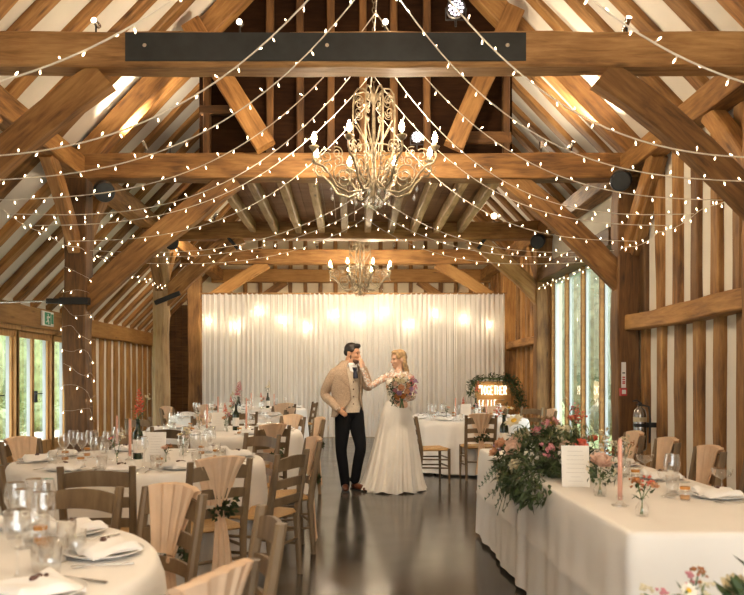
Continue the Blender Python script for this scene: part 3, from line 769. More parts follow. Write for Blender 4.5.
def make_chair():
    t = empty('chair')
    for s in (-1, 1):
        b = MB(); n = 9; zs = [lerp(0, CHH, i / n) for i in range(n + 1)]
        for i in range(n):                          # rear leg runs on as the back post
            z0, z1 = zs[i], zs[i + 1]
        vs = []; fs = []
        for z in zs:
            w_ = lerp(.016, .0215, min(1, z / .45)) if z < .45 else lerp(.0215, .018, (z - .45) / .43)
            dp = w_ * 1.15; y = back_y(z) - (.03 * (1 - z / .42) if z < .42 else 0) * 1.0; x = s * lerp(.185, .20, z / CHH)
            for (a, e) in ((-1, -.5), (-.5, -1), (.5, -1), (1, -.5), (1, .5), (.5, 1), (-.5, 1), (-1, .5)): vs.append((x + a * w_, y + e * dp, z))
        for i in range(n):
            for k in range(8): fs.append((i*8 + k, i*8 + (k+1) % 8, (i+1)*8 + (k+1) % 8, (i+1)*8 + k))
        fs += [tuple(reversed(range(8))), tuple(n*8 + k for k in range(8))]
        b.add(vs, fs); b.build('leg', M['chair'], t)
        b = MB(); b.tube([(s*.215, .185, 0), (s*.212, .183, .25), (s*.21, .18, .455)], [.014, .019, .021], 8); b.build('leg', M['chair'], t)
    for z, h, arch in ((.795, .085, .022), (.665, .06, .012), (.545, .055, .01)):
        b = MB(); n = 10; vs = []; fs = []
        for i in range(n + 1):
            u = 2 * i / n - 1; x = u * .195; bow = -.028 * (1 - u * u)
            zt_ = z + h / 2 + arch * (1 - u * u); zb = z - h / 2 + arch * .7 * (1 - u * u)
            for (zz, dy) in ((zb, -.008), (zt_, -.008), (zt_, .008), (zb, .008)): vs.append((x, back_y(zz) + bow + dy, zz))
        for i in range(n):
            for k in range(4): fs.append((i*4 + k, i*4 + (k+1) % 4, (i+1)*4 + (k+1) % 4, (i+1)*4 + k))
        fs += [(3, 2, 1, 0), (n*4, n*4+1, n*4+2, n*4+3)]
        b.add(vs, fs); b.build('slat', M['chair'], t)
    b = MB()                                        # rush seat, a slightly dished pad
    def top(u, v):
        x = lerp(-.225, .225, u) * lerp(.9, 1, v); y = lerp(-.195, .205, v)
        e = min(1, min(u, 1-u) * 9, min(v, 1-v) * 9); return (x, y, .437 + .028 * math.sqrt(max(0, 1 - (1-e)**2)) - .012 * math.sin(PI*u) * math.sin(PI*v))
    def bot(u, v): x, y, z = top(1 - u, v); return (x, y, .437 - (z - .437) * .6)
    b.grid(top, 16, 14); b.grid(bot, 16, 14); b.build('seat', M['rush'], t)
    for s in (-1, 1):
        for z in (.20, .31):
            b = MB(); b.tube([(s*.19, back_y(.2) - .012, z + .01), (s*.213, .183, z)], .0105, 7); b.build('stretcher', M['chair'], t)
    for z in (.18, .29):
        b = MB(); b.tube([(-.213, .183, z + .04), (.213, .183, z + .04)], .0105, 7); b.build('stretcher', M['chair'], t)
    b = MB(); b.tube([(-.19, back_y(.2) - .014, .25), (.19, back_y(.2) - .014, .25)], .0105, 7); b.build('stretcher', M['chair'], t)
    return t
def make_sash():
    t = empty('fabric_sash'); b = MB()
    def ple(u, k): return .0045 * math.sin(u * 26 + k) + .002 * math.sin(u * 57 + 2 * k)
    zk = .565
    def fan_b(u, v):
        hw = lerp(.165, .022, v ** .8); x = (2*u - 1) * hw; z = lerp(.905 - .018 * (2*u-1)**2, zk, v)
        bow = -.030 * (1 - (2*u-1)**2) * (1 - v)
        return (x, back_y(z) + bow - .022 - .012 * v + ple(u, 0) * (1 - .5*v), z)
    def fan_t(u, v):                                 # over the top rail
        p = fan_b(u, 0); f = fan_f(u, 0); a = v
        return (lerp(p[0], f[0], a), lerp(p[1], f[1], a), lerp(p[2], f[2], a) + .006 * math.sin(PI * a))
    def fan_f(u, v):
        hw = lerp(.165, .075, v ** .9); x = (2*u - 1) * hw; z = lerp(.905 - .018 * (2*u-1)**2, .60, v)
        bow = -.030 * (1 - (2*u-1)**2)
        return (x, back_y(z) + bow + .016 + ple(u, 1.3), z)
    b.grid(fan_b, 40, 12); b.grid(fan_t, 40, 3); b.grid(fan_f, 40, 12)
    b.build('drape', M['sash'], t)
    b = MB()
    def tail(u, v):
        hw = lerp(.022, .085, v ** .7); x = (2*u - 1) * hw + .012 * math.sin(v * 3); z = lerp(zk + .01, .075 + .02 * math.sin(u * 9), v)
        return (x, back_y(zk) - .036 - .03 * v + .010 * math.sin(u * 20 + v) , z)
    b.grid(tail, 24, 12); b.build('tail', M['sash'], t)
    b = MB(); b.ell((0, back_y(zk) - .035, zk), (.032, .018, .026), nu=10, nv=7); b.build('knot', M['sash'], t)
    return t
def make_sprig():
    b = MB()
    for i in range(46):
        a = R(-1, 1); p = Vector((.085 * a, back_y(.58) - .055 - R(0, .025), .575 + .05 * a * R(.2, 1) + R(-.035, .035)))
        d = Vector((a + R(-.6, .6), R(-.9, .1), R(-.6, .8)))
        b.leaf(p, d, (0, -1, .3), R(.03, .055), R(.018, .03))
    return b.mesh('leaf_sprig', M['leaf'])
chair0, sash0, sprig_me = make_chair(), make_sash(), make_sprig()
used = {'c': False, 's': False}
CLOCK = ['twelve', 'one', 'two', 'three', 'four', 'five', 'six', 'seven', 'eight', 'nine', 'ten', 'eleven']
def clock(phi, used):                               # twelve o'clock points away from the camera
    h = round((phi % 360) / 30) % 12
    for d in (0, 1, -1, 2, -2, 3):
        if (h + d) % 12 not in used: h = (h + d) % 12; break
    used.add(h); return CLOCK[h]
def place_chair(bx, by, face, label, group, sash=None, sprig=True):
    f = Vector((face[0], face[1], 0)).normalized()
    loc = Vector((bx, by, 0)) + f * .235; rz = math.atan2(-f.x, f.y)
    if used['c']: c = copy_tree(chair0)
    else: c = chair0; used['c'] = True
    c.location = loc; c.rotation_euler = (0, 0, rz); tag(c, label, 'chair', group)
    if sash:
        if used['s']: s = copy_tree(sash0)
        else: s = sash0; used['s'] = True
        s.location = loc; s.rotation_euler = (0, 0, rz); tag(s, sash, 'chair sash', 'peach sashes')
        if sprig: wobj('leaf_sprig', sprig_me, s)
    return c
TAB = {'A': (-1.58, 2.46), 'B': (-1.6, 5.75), 'C': (-1.52, 8.85), 'D': (-2.0, 12.3), 'H': (-1.85, 15.2), 'G': (1.72, 11.5)}
TN_ = {'A': 'nearest round table', 'B': 'second round table', 'C': 'third round table', 'D': 'fourth round table', 'H': 'furthest round table', 'G': 'bride-side table'}
SEAT = {k: [] for k in TAB}; HRS = {k: set() for k in TAB}
CH_ = [('A', -1.28, 3.56, 0), ('A', -.82, 3.40, 1), ('A', -.33, 2.83, 0), ('A', -.38, 1.95, 1),
       ('B', -.82, 4.68, 1), ('B', -.43, 5.2, 0), ('B', -.34, 6.15, 1), ('B', -.82, 6.8, 0), ('B', -1.46, 4.36, 0), ('B', -2.66, 6.15, 2), ('B', -2.2, 4.5, 0), ('B', -2.15, 7.0, 0),
       ('C', -.84, 7.95, 1), ('C', -.42, 9.2, 1), ('C', -1.85, 7.75, 0), ('C', -2.65, 9.5, 0), ('C', -.78, 9.8, 1), ('C', -1.9, 10.0, 2),
       ('D', -1.0, 12.0, 2), ('D', -3.05, 12.6, 2), ('D', -2.55, 13.3, 2), ('D', -1.6, 11.15, 0), ('D', -1.25, 13.2, 2),
       ('H', -.78, 15.5, 0), ('H', -1.25, 14.2, 2),
       ('G', 1.72, 10.15, 1), ('G', .82, 10.05, 0), ('G', 3.0, 12.75, 0), ('G', 3.02, 11.6, 2), ('G', 2.4, 12.75, 2)]
for (k, x, y, s) in CH_:
    cx, cy = TAB[k]; f = (cx - x, cy - y)
    if (k, x) == ('G', .82): f = (1, .18)
    phi = math.degrees(math.atan2(x - cx, y - cy)); hr = clock(phi, HRS[k]); SEAT[k].append((phi, hr))
    place_chair(x, y, f, '%s ladder-back chair at the %s o\'clock place of the %s' % ('sash-draped' if s else 'bare', hr, TN_[k]), 'rush seat chairs', ('peach sash on the chair at %s o\'clock of the %s' % (hr, TN_[k])) if s else None, s == 1)
for i, y in enumerate((6.80, 6.09, 5.37, 4.65)):
    place_chair(2.5, y, (-1, 0), 'sash-draped wooden chair behind the long table, %s from the tall window' % ['first', 'second', 'third', 'fourth'][i], 'chairs along the long table', 'peach sash on the %s chair behind the long table from the window' % ['first', 'second', 'third', 'fourth'][i], False)
# ------------------------------------------------------------- tables under cloths
TZ = .765
def round_cloth(r, seed, n=160):
    rs = random.Random(seed); nf = rs.choice([15, 17, 19]); p1, p2, p3 = rs.uniform(0, 6), rs.uniform(0, 6), rs.uniform(0, 6)
    b = MB(); prof = [(0.0, 0), (.3, 0), (.6, 0), (.85, 0), (.95, 0), (.985, .0), (1.0, -.004), (1.012, -.014), (1.02, -.03)]
    drops = [.06, .1, .16, .24, .34, .44, .54, .64, .735]
    vs = []; fs = []
    for (q, z) in prof:
        for k in range(n): a = 2*PI*k/n; vs.append((r*q*math.cos(a), r*q*math.sin(a), TZ + z))
    for d in drops:
        for k in range(n):
            a = 2*PI*k/n; am = (d / .73) ** .8
            fo = .034 * math.sin(a*nf + p1 + .7*math.sin(a*3 + p2)) + .018 * math.sin(a*(nf*2 - 5) + p3)
            rr = r * 1.025 + am * (.035 + fo)
            vs.append((rr*math.cos(a), rr*math.sin(a), TZ - d))
    m = len(prof) + len(drops)
    for i in range(m - 1):
        for k in range(n): k2 = (k+1) % n; fs.append((i*n + k, i*n + k2, (i+1)*n + k2, (i+1)*n + k))
    b.add([(v[0], v[1], v[2]) for v in vs], [tuple(reversed(f)) for f in fs], True); return b
for i, (k, (cx, cy)) in enumerate(TAB.items()):
    t = thing('round_table', 'round banquet table hidden under its cloth, the %s' % TN_[k], 'table', (cx, cy, 0))
    b = MB(); b.lathe([(0, TZ - .035), (.895, TZ - .035), (.9, TZ - .02), (.895, TZ - .006), (0, TZ - .006)], 40, smooth=False); b.build('tabletop', M['oak_new'], t)
    for q in range(4):
        b = MB(); a = PI/4 + q*PI/2; b.tube([(.6*math.cos(a), .6*math.sin(a), 0), (.6*math.cos(a), .6*math.sin(a), TZ - .03)], .018, 8); b.build('leg', M['iron'], t)
    o = round_cloth(.912, i).build('tablecloth', M['linen']); o.location = (cx, cy, 0)
    tag(o, 'floor-length off-white cloth draped over the %s' % TN_[k], 'tablecloth')
# long head table
HX0, HX1, HY0, HY1 = 1.12, 2.07, 3.06, 6.66
t = thing('long_table', 'long rectangular head table hidden under its white cloth', 'table', (0, 0, 0))
b = MB(); b.boxmm((HX0 + .02, HY0 + .02, TZ - .035), (HX1 - .02, HY1 - .02, TZ - .006)); b.build('tabletop', M['oak_new'], t)
for x in (HX0 + .12, HX1 - .12):
    for y in (HY0 + .2, HY1 - .2):
        b = MB(); b.tube([(x, y, 0), (x, y, TZ - .03)], .02, 8); b.build('leg', M['iron'], t)
b = MB(); n = 400; rc = .03
def perim(u, grow):
    x0, x1, y0, y1 = HX0 - grow, HX1 + grow, HY0 - grow, HY1 + grow; r = rc + grow * .8
    segs = [(x1 - x0 - 2*r), PI*r/2, (y1 - y0 - 2*r), PI*r/2] * 2; d = u * sum(segs); i = 0
    while d > segs[i] and i < 7: d -= segs[i]; i += 1
    cs = [(x0 + r, y0 + r), (x1 - r, y0 + r), (x1 - r, y1 - r), (x0 + r, y1 - r)]
    if i == 0: return (x0 + r + d, y0), (0, -1)
    if i == 2: return (x1, y0 + r + d), (1, 0)
    if i == 4: return (x1 - r - d, y1), (0, 1)
    if i == 6: return (x0, y1 - r - d), (-1, 0)
    c = cs[{1: 1, 3: 2, 5: 3, 7: 0}[i]]; a = {1: -PI/2, 3: 0, 5: PI/2, 7: PI}[i] + d / r
    return (c[0] + r*math.cos(a), c[1] + r*math.sin(a)), (math.cos(a), math.sin(a))
vs = []; fs = []; L_ = [(-.03, 0), (-.012, -.0), (0, -.003), (.006, -.012), (.009, -.03)]
rows = L_ + [(None, d) for d in (.08, .15, .25, .36, .38, .40, .5, .6, .7, .735)]
for (g, z) in rows:
    for k in range(n):
        u = k / n
        if g is not None: (x, y), nn = perim(u, g); zz = TZ + z
        else:
            am = (z / .73) ** .8; (x, y), nn = perim(u, .012 + .02 * am)
            fo = am * (.013 * math.sin(u * 2*PI*17 + 2*math.sin(u*2*PI*5)) + .006 * math.sin(u*2*PI*37 + 1))
            if abs(z - .38) < .005: fo += .006
            x += nn[0]*fo; y += nn[1]*fo; zz = TZ - z
        vs.append((x, y, zz))
for i in range(len(rows) - 1):
    for k in range(n): k2 = (k+1) % n; fs.append((i*n + k2, i*n + k, (i+1)*n + k, (i+1)*n + k2))
fs.append(tuple(range(n)))
b.add(vs, fs, True); o = b.build('tablecloth', M['linen']); tag(o, 'long white cloth falling to the floor over the head table', 'tablecloth')
# ------------------------------------------------------------- tableware
random.seed(21)
M['china'] = plain('china', (.80, .78, .75), .22, var=.01)
M['napkin'] = plain('napkin', (.84, .82, .79), .85, var=.02, nscale=9, bump=.05, bscale=300)
M['favour'] = plain('favour', (.075, .030, .022), .35, var=.4, nscale=60)
M['clear'] = glassy('clear', (.985, .99, .99), .04, .45, .11)
M['amber'] = plain('amber', (.52, .23, .05), .3, var=.15)
M['bottle'] = plain('bottle', (.012, .022, .008), .08, var=.2)
M['paper'] = plain('paper', (.80, .77, .71), .7, var=.02)
M['print'] = plain('print', (.55, .52, .48), .7, var=.1)
M['wax'] = plain('wax', (.72, .37, .27), .5, var=.04)
M['stem'] = plain('stem', (.09, .16, .05), .6, var=.3)
COL = {'peach': (.66, .36, .20), 'coral': (.70, .17, .10), 'pink': (.62, .25, .28), 'blush': (.72, .50, .38), 'cream': (.72, .64, .44), 'white': (.76, .73, .64), 'magenta': (.62, .08, .26), 'orange': (.62, .24, .06), 'lilac': (.42, .26, .40), 'rust': (.42, .17, .06)}
for k, v in COL.items(): M['p_' + k] = plain('petal_' + k, v, .65, var=.15, nscale=40, trans=.2)
M['pollen'] = plain('pollen', (.80, .46, .04), .7, var=.3, nscale=200)
M['pampas'] = plain('pampas', (.36, .21, .09), .85, var=.3, nscale=40)
def make_plate():
    b = MB(); b.lathe([(0, .004), (.07, .004), (.085, .007), (.115, .016), (.134, .021), (.136, .019), (.118, .011), (.09, .002), (.07, 0), (0, 0)], 32)
    return b.mesh('plate', M['china'])
def make_napkin():
    b = MB()
    def f(u, v):
        x, y = (u - .5) * .20, (v - .5) * .19
        h = .036 + .016 * math.sin(u * 3.3 + .4) * math.sin(v * 2.6 + .6) + .006 * math.sin(u * 11 + v * 5)
        e = min(u, 1 - u, v, 1 - v); h -= .016 * max(0, 1 - e * 14)
        if u > .6 and v > .6: h += .10 * ((u - .6) * (v - .6)) / .16 * .25
        return (x + .01 * math.sin(v * 5), y + .006 * math.sin(u * 6), h)
    b.grid(f, 14, 14); b.grid(lambda u, v: (f(1 - u, v)[0] * .98, f(1 - u, v)[1] * .98, .021), 6, 6)
    for (a, e) in (((0, 0), (1, 0)), ((1, 0), (1, 1)), ((1, 1), (0, 1)), ((0, 1), (0, 0))):
        def side(u, v):
            p = f(lerp(a[0], e[0], u), lerp(a[1], e[1], u)); k = lerp(1.0, .98, v); return (p[0] * k, p[1] * k, lerp(p[2], .021, v))
        b.grid(side, 14, 1)
    return b.mesh('napkin', M['napkin'])
def make_favour():
    b = MB(); b.ell((-.012, 0, .054), (.017, .012, .009), nu=10, nv=6); b.ell((.012, .006, .054), (.014, .011, .008), nu=10, nv=6); b.ell((.03, -.006, .053), (.008, .007, .006), nu=8, nv=5)
    return b.mesh('favour', M['favour'])
def make_fork():
    b = MB(); b.tube([(0, -.1, .004), (0, .02, .006), (0, .05, .008)], [.006, .003, .004], 6, flat=.45)
    for x in (-.007, -.0023, .0023, .007): b.tube([(x * .6, .05, .008), (x, .065, .006), (x, .1, .007)], .0016, 4)
    b.tube([(-.007, .064, .006), (.007, .064, .006)], .003, 5); return b.mesh('fork', M['metal'])
def make_knife():
    b = MB(); b.tube([(0, -.1, .004), (0, .0, .005)], [.0065, .005], 6, flat=.6)
    b.tube([(0, .0, .005), (.001, .05, .005), (.003, .12, .004)], [.007, .009, .002], 6, flat=.18); return b.mesh('knife', M['metal'])
def make_wine():
    b = MB(); b.lathe([(0, .001), (.034, .001), (.034, .003), (.01, .007), (.0045, .02), (.004, .085), (.008, .095), (.028, .115), (.041, .145), (.042, .165), (.034, .215)], 20)
    return b.mesh('wine_glass', M['clear'])
def make_tumbler():
    b = MB(); b.lathe([(0, .001), (.03, .001), (.033, .02), (.036, .09), (.034, .09), (.031, .02), (.028, .008), (0, .008)], 18); return b.mesh('tumbler', M['clear'])
PL, NK, FV, FK, KN, WG, TU = make_plate(), make_napkin(), make_favour(), make_fork(), make_knife(), make_wine(), make_tumbler()
b = MB(); b.lathe([(0, 0), (.024, 0), (.026, .004), (.026, .045), (.022, .05), (.022, .052)], 14); JAR = b.mesh('jar', M['clear'])
b = MB(); b.lathe([(0, .052), (.025, .052), (.025, .066), (0, .066)], 14, smooth=False); LID = b.mesh('lid', M['amber'])
b = MB(); b.lathe([(0, .002), (.0235, .002), (.0245, .006), (.0245, .022), (0, .022)], 14); HONEY = b.mesh('honey', M['amber'])
def put(name, me, loc, rz, label, cat, group=None):
    o = wobj(name, me); o.location = loc; o.rotation_euler = (0, 0, rz); tag(o, label, cat, group); return o
hash_n = [0]
def setting(c, ang, where, lod=0, jit=0.0, order=None):
    """one place setting: c plate centre on the cloth, ang = heading from the diner towards the table centre"""
    d = Vector((-math.sin(ang), math.cos(ang), 0)); r = Vector((d.y, -d.x, 0)); c = Vector((c[0], c[1], TZ))
    hash_n[0] += 1
    def at(x, y, dz=.0015): p = c + r * x + d * y; return (p.x, p.y, TZ + dz)
    put('plate', PL, at(0, 0), ang, 'white dinner plate ' + where, 'plate', 'dinner plates')
    put('napkin', NK, at(0, 0, 0), ang + R(-.5, .5), 'folded white napkin on the plate ' + where, 'napkin', 'folded napkins')
    j = lambda: R(-.012, .012)
    put('wine_glass', WG, at(.10 + j(), .20 + j()), 0, 'clear wine glass ' + where, 'wine glass', 'wine glasses')
    if lod < 2:
        put('tumbler', TU, at(.19 + j(), .15 + j()), 0, 'clear water tumbler ' + where, 'tumbler', 'water tumblers')
        put('favour', FV, at(0, 0, 0), ang + R(-.8, .8), 'dark favour lying on the napkin ' + where, 'favour', 'favours on the napkins')
        put('fork', FK, at(-.175, 0), ang + j() * 4, 'silver fork left of the plate ' + where, 'fork', 'forks')
        put('knife', KN, at(.175, 0), ang + j() * 4, 'silver knife right of the plate ' + where, 'knife', 'knives')
    if lod < 2 and (hash_n[0] % 3 != 1):
        p = at(-.07 + j(), .19 + j()); t = thing('favour_jar', 'little glass jar with amber lid ' + where, 'jar', p, 0, 'little favour jars')
        wobj('jar', JAR, t); wobj('lid', LID, t); wobj('honey', HONEY, t)
for k, (cx, cy) in TAB.items():
    seats = list(SEAT[k])
    full = {'A': [-22], 'B': [-100], 'C': [110, -20, -90, -55], 'D': [80, 120, -120, -150], 'H': [-160, 130, -90, -30], 'G': [-140, -60, 20, -20, -100]}[k]
    for phi in full:
        if all(abs((phi - q[0] + 180) % 360 - 180) > 24 for q in seats): seats.append((phi, clock(phi, HRS[k])))
    for phi, hr in seats:
        a = math.radians(phi); c = (cx + .74 * math.sin(a), cy + .74 * math.cos(a))
        setting(c, -a + PI, "at the %s o'clock place of the %s" % (hr, TN_[k]), 2 if k in 'DH' else 0)
for i, y in enumerate((6.42, 6.09, 5.37, 4.65, 3.93)):
    if i == 0: y = 6.45
    setting((1.89, y if i else 6.48), PI/2, 'at the %s place along the long table' % ['furthest', 'fourth nearest', 'third nearest', 'second nearest', 'nearest'][i])
# ------------------------------------------------------------- flowers
def petal(b, c, d, n, l, w, cup):
    """curved petal from c along d, n its face normal"""
    d = Vector(d).normalized(); n = Vector(n); n = (n - d * n.dot(d)).normalized(); s = d.cross(n)
    def f(u, v):
        x = (u - .5) * w * math.sin(PI * min(1, .18 + .82 * v) ** 1.0) * 1.0; z = cup * (v * v) + .5 * cup * (2*u - 1)**2 * v
        return Vector(c) + d * (l * v) + s * x + n * z
    b.grid(f, 3, 4)
def daisy_mesh(col, r=.03, n=13):
    b = MB(); rs = random.Random(3)
    for k in range(n):
        a = 2*PI*k/n + rs.uniform(-.1, .1); d = (math.cos(a), math.sin(a), rs.uniform(-.15, .15)); petal(b, (d[0]*r*.25, d[1]*r*.25, 0), d, (0, 0, 1), r * .8, r * .42, .003)
    n0 = len(b.f); b.ell((0, 0, .002), (r * .3, r * .3, r * .2), nu=10, nv=6)
    me = b.mesh('daisy', M['p_' + col]); me.materials.append(M['pollen'])
    for i, p in enumerate(me.polygons): p.material_index = int(i >= n0)
    return me
def rose_mesh(col, r=.03, seed=1):
    b = MB(); rs = random.Random(seed); b.ell((0, 0, 0), (r * .55, r * .55, r * .6), nu=10, nv=7)
    for ring, (n, tilt, l) in enumerate(((3, 1.15, .8), (5, .85, .95), (6, .5, 1.05), (7, .15, 1.05))):
        for k in range(n):
            a = 2*PI*k/n + ring * .5 + rs.uniform(-.15, .15); t = tilt + rs.uniform(-.1, .1)
            o = Vector((math.cos(a), math.sin(a), 0)); d = o * math.cos(t) + Vector((0, 0, 1)) * math.sin(t)
            petal(b, o * r * .28 - Vector((0, 0, r * .25)), d, Vector((0, 0, 1)) * math.cos(t) - o * math.sin(t), r * l, r * 1.0, r * .25)
    return b.mesh('rose', M['p_' + col])
def spray_mesh(col, r=.05, n=16, seed=2):
    b = MB(); rs = random.Random(seed)
    for k in range(n):
        c = Vector((rs.gauss(0, r*.45), rs.gauss(0, r*.45), rs.gauss(0, r*.5)))
        b.ell(c, r * rs.uniform(.12, .22), nu=6, nv=4)
        for q in range(4):
            a = rs.uniform(0, 6.3); petal(b, c, (math.cos(a), math.sin(a), rs.uniform(-.2, .6)), (0, 0, 1), r * .3, r * .26, .003)
    return b.mesh('blossoms', M['p_' + col])
def spike_mesh(col, l=.16, seed=4):                  # upright spike of florets
    b = MB(); rs = random.Random(seed)
    for k in range(22):
        t = k / 21; a = k * 2.4; rr = lerp(.028, .006, t); c = Vector((math.cos(a) * rr * .6, math.sin(a) * rr * .6, t * l))
        for q in range(4):
            aa = a + rs.uniform(-1, 1); petal(b, c, (math.cos(aa), math.sin(aa), .5), (0, 0, 1), rr * 1.0 + .006, rr * .9 + .005, .004)
    return b.mesh('flower_spike', M['p_' + col])
ROSE = {c: rose_mesh(c, .03, i) for i, c in enumerate(COL)}
DAISY = {c: daisy_mesh(c) for c in ('white', 'pink', 'cream', 'magenta', 'coral')}
SPRAY = {c: spray_mesh(c, .045, 16, i) for i, c in enumerate(('white', 'cream', 'coral', 'pink', 'lilac', 'rust'))}
SPIKE = {c: spike_mesh(c) for c in ('coral', 'pink', 'cream')}
def flower(me, parent, p, d=(0, 0, 1), s=1.0):
    o = wobj(me.name.split('.')[0], me, parent); o.location = p; o.scale = (s, s, s)
    o.rotation_mode = 'QUATERNION'; o.rotation_quaternion = Vector(d).to_track_quat('Z', 'Y'); return o
def leafy(name, parent, pts, l=(.03, .05), w=(.014, .024), mat='leaf', spread=1.0, bias=None):
    b = MB()
    for p in pts:
        d = Vector((R(-1, 1), R(-1, 1), R(-.5, 1))) * spread
        if bias is not None: d += Vector(bias)
        b.leaf(p, d, (R(-.4, .4), R(-.4, .4), 1), R(*l), R(*w))
    return b.build(name, M[mat], parent)
def T(px, py): Y = (CH - TZ) * FPX / (py - VY); return Vector(((px - VX) * Y / FPX, Y, TZ))
def bud_vase(p, label, heads, h=.09, tall=.2, group=None, r=.028):
    t = thing('bud_vase', label, 'vase', p, 0, group)
    b = MB(); b.lathe([(0, .001), (r, .001), (r * 1.15, h * .25), (r * 1.1, h * .5), (r * .5, h * .8), (r * .45, h * .9), (r * .62, h)], 16); b.build('glass', M['clear'], t)
    lf = []
    for (me, dx, dy, hh, s) in heads:
        b = MB(); q = Vector((dx, dy, hh)); b.tube([(-dx * .15, -dy * .15, .008), (dx * .1, dy * .1, h), q * .8 + Vector((0, 0, .02)), q], .0022, 5); b.build('stem', M['stem'], t)
        flower(me, t, q, (dx * 2, dy * 2 - .08, .25), s)
        for k in range(5): u = R(.45, .95); lf.append((dx * u + R(-.008, .008), dy * u + R(-.008, .008), hh * u))
    leafy('leaf', t, lf, (.025, .045), (.01, .018), 'leaf_pale' if R(0, 1) > .5 else 'leaf'); return t
def bottle_vase(p, label, heads, group=None, sc=1.0):
    t = thing('bottle_vase', label, 'vase', p, R(-.3, .3), group)
    b = MB(); b.lathe([(0, .001), (.036, .001), (.038, .006), (.038, .18), (.034, .205), (.016, .235), (.014, .29), (.0155, .292), (.0155, .305), (.012, .305)], 20); b.build('bottle', M['bottle'], t)
    b = MB(); b.lathe([(.0388, .05), (.0388, .15)], 20, cap=False); b.build('label', M['paper'], t)
    for (me, dx, dy, hh, s) in heads:
        b = MB(); q = Vector((dx, dy, hh)); b.tube([(0, 0, .29), q * .85 + Vector((0, 0, .03)), q], .0025, 5); b.build('stem', M['stem'], t); flower(me, t, q, (dx * 2, dy * 2 - .1, .5), s)
    leafy('leaf', t, [(R(-.03, .03), R(-.03, .03), R(.31, .42)) for _ in range(10)], (.03, .05), (.012, .02)); return t
def candle(p, label, h=.25, group=None):
    t = thing('taper_candle', label, 'candle', p, 0, group)
    b = MB(); b.lathe([(0, .001), (.04, .001), (.042, .006), (.02, .012), (.012, .03), (.02, .04), (.016, .05), (.012, .05)], 18); b.build('glass_holder', M['clear'], t)
    b = MB(); b.lathe([(0, .03), (.0115, .03), (.0105, h), (.004, h + .012), (0, h + .012)], 12); b.build('taper', M['wax'], t)
    b = MB(); b.tube([(0, 0, h + .01), (0, .001, h + .022)], .0012, 4); b.build('wick', M['black'], t); return t
def card(p, w_, h, label, rz=0, lean=.14, rows=9, seed=0, group=None, name='menu_card'):
    t = thing(name, label, 'card', p, rz, group); rs = random.Random(seed)
    rot = Matrix.Rotation(-lean, 3, 'X')
    b = MB(); b.box(rot @ Vector((0, 0, h / 2)), (w_, .004, h), rot); b.build('sheet', M['paper'], t)
    b = MB()
    for k in range(rows):
        z = h * (.86 - .72 * k / max(1, rows - 1)); ww = w_ * rs.uniform(.35, .7)
        b.box(rot @ Vector((0, -.0028, z)), (ww, .001, h * .009), rot)
    b.build('print', M['print'], t)
    b = MB(); b.box((0, .015, .006), (w_ * .6, .06, .012)); b.build('base', M['clear'], t); return t
pal = ['pink', 'peach', 'coral', 'cream', 'white', 'magenta']
# second table: a bottle with a coral spike, candles, card and small vases
B_ = TN_['B']
bottle_vase(T(138, 459), 'dark wine bottle with white label holding coral flowers on the second round table', [(SPIKE['coral'], .015, 0, .36, 1.1), (SPRAY['coral'], .005, -.02, .36, .8), (SPRAY['cream'], .07, .02, .47, .6)])
candle(T(130, 460), 'tall pink taper candle just left of the bottle on the second table', .30)
candle(T(117, 447), 'pink taper candle further left of the bottle on the second table', .27)
card(T(155, 462), .15, .22, 'white menu card standing right of the bottle on the second table', seed=1)
bud_vase(T(117, 467), 'slim bud vase with a magenta flower on the second round table', [(DAISY['magenta'], -.04, 0, .20, .8), (SPRAY['cream'], .03, .01, .22, .7)])
bud_vase(T(166, 463), 'low bud vase with a blush flower on the second round table', [(ROSE['blush'], -.01, 0, .11, .8), (SPRAY['rust'], .03, 0, .12, .5)], .07)
bud_vase(T(183, 456), 'bud vase of pale daisies near the wine glasses on the second table', [(DAISY['cream'], -.02, -.02, .17, .9), (SPRAY['cream'], .03, 0, .20, .9), (ROSE['blush'], .01, .02, .15, .7)])
for i, (px, py) in enumerate(((82, 461), (91, 458), (108, 460), (196, 461), (209, 456))):
    put('wine_glass', WG, tuple(T(px, py) + Vector((0, 0, .0015))), 0, 'wine glass amid the second table, %s from the door side' % ['first', 'second', 'third', 'fourth', 'fifth'][i], 'wine glass', 'wine glasses')
# nearest table: centre glass carafe and glasses
t = thing('carafe', 'clear water carafe on the nearest round table', 'carafe', T(35, 540), 0)
b = MB(); b.lathe([(0, .001), (.048, .001), (.052, .02), (.052, .11), (.04, .15), (.026, .18), (.026, .21), (.034, .235)], 20); b.build('glass', M['clear'], t)
b = MB(); b.lathe([(0, .006), (.047, .006), (.049, .02), (.049, .085), (0, .085)], 20); b.build('water', M['clear'], t)
for i, (px, py) in enumerate(((23, 548), (45, 533), (58, 562), (42, 572), (76, 556))):
    put('tumbler' if i > 1 else 'wine_glass', TU if i > 1 else WG, tuple(T(px, py) + Vector((0, 0, .0015))), 0, ['wine glass left of the carafe on the nearest table', 'wine glass right behind the carafe on the nearest table', 'tumbler to the right of the nearest table\'s carafe', 'tumbler in front of the nearest table\'s carafe', 'tumbler furthest right of the nearest table\'s carafe'][i], 'tumbler' if i > 1 else 'wine glass')
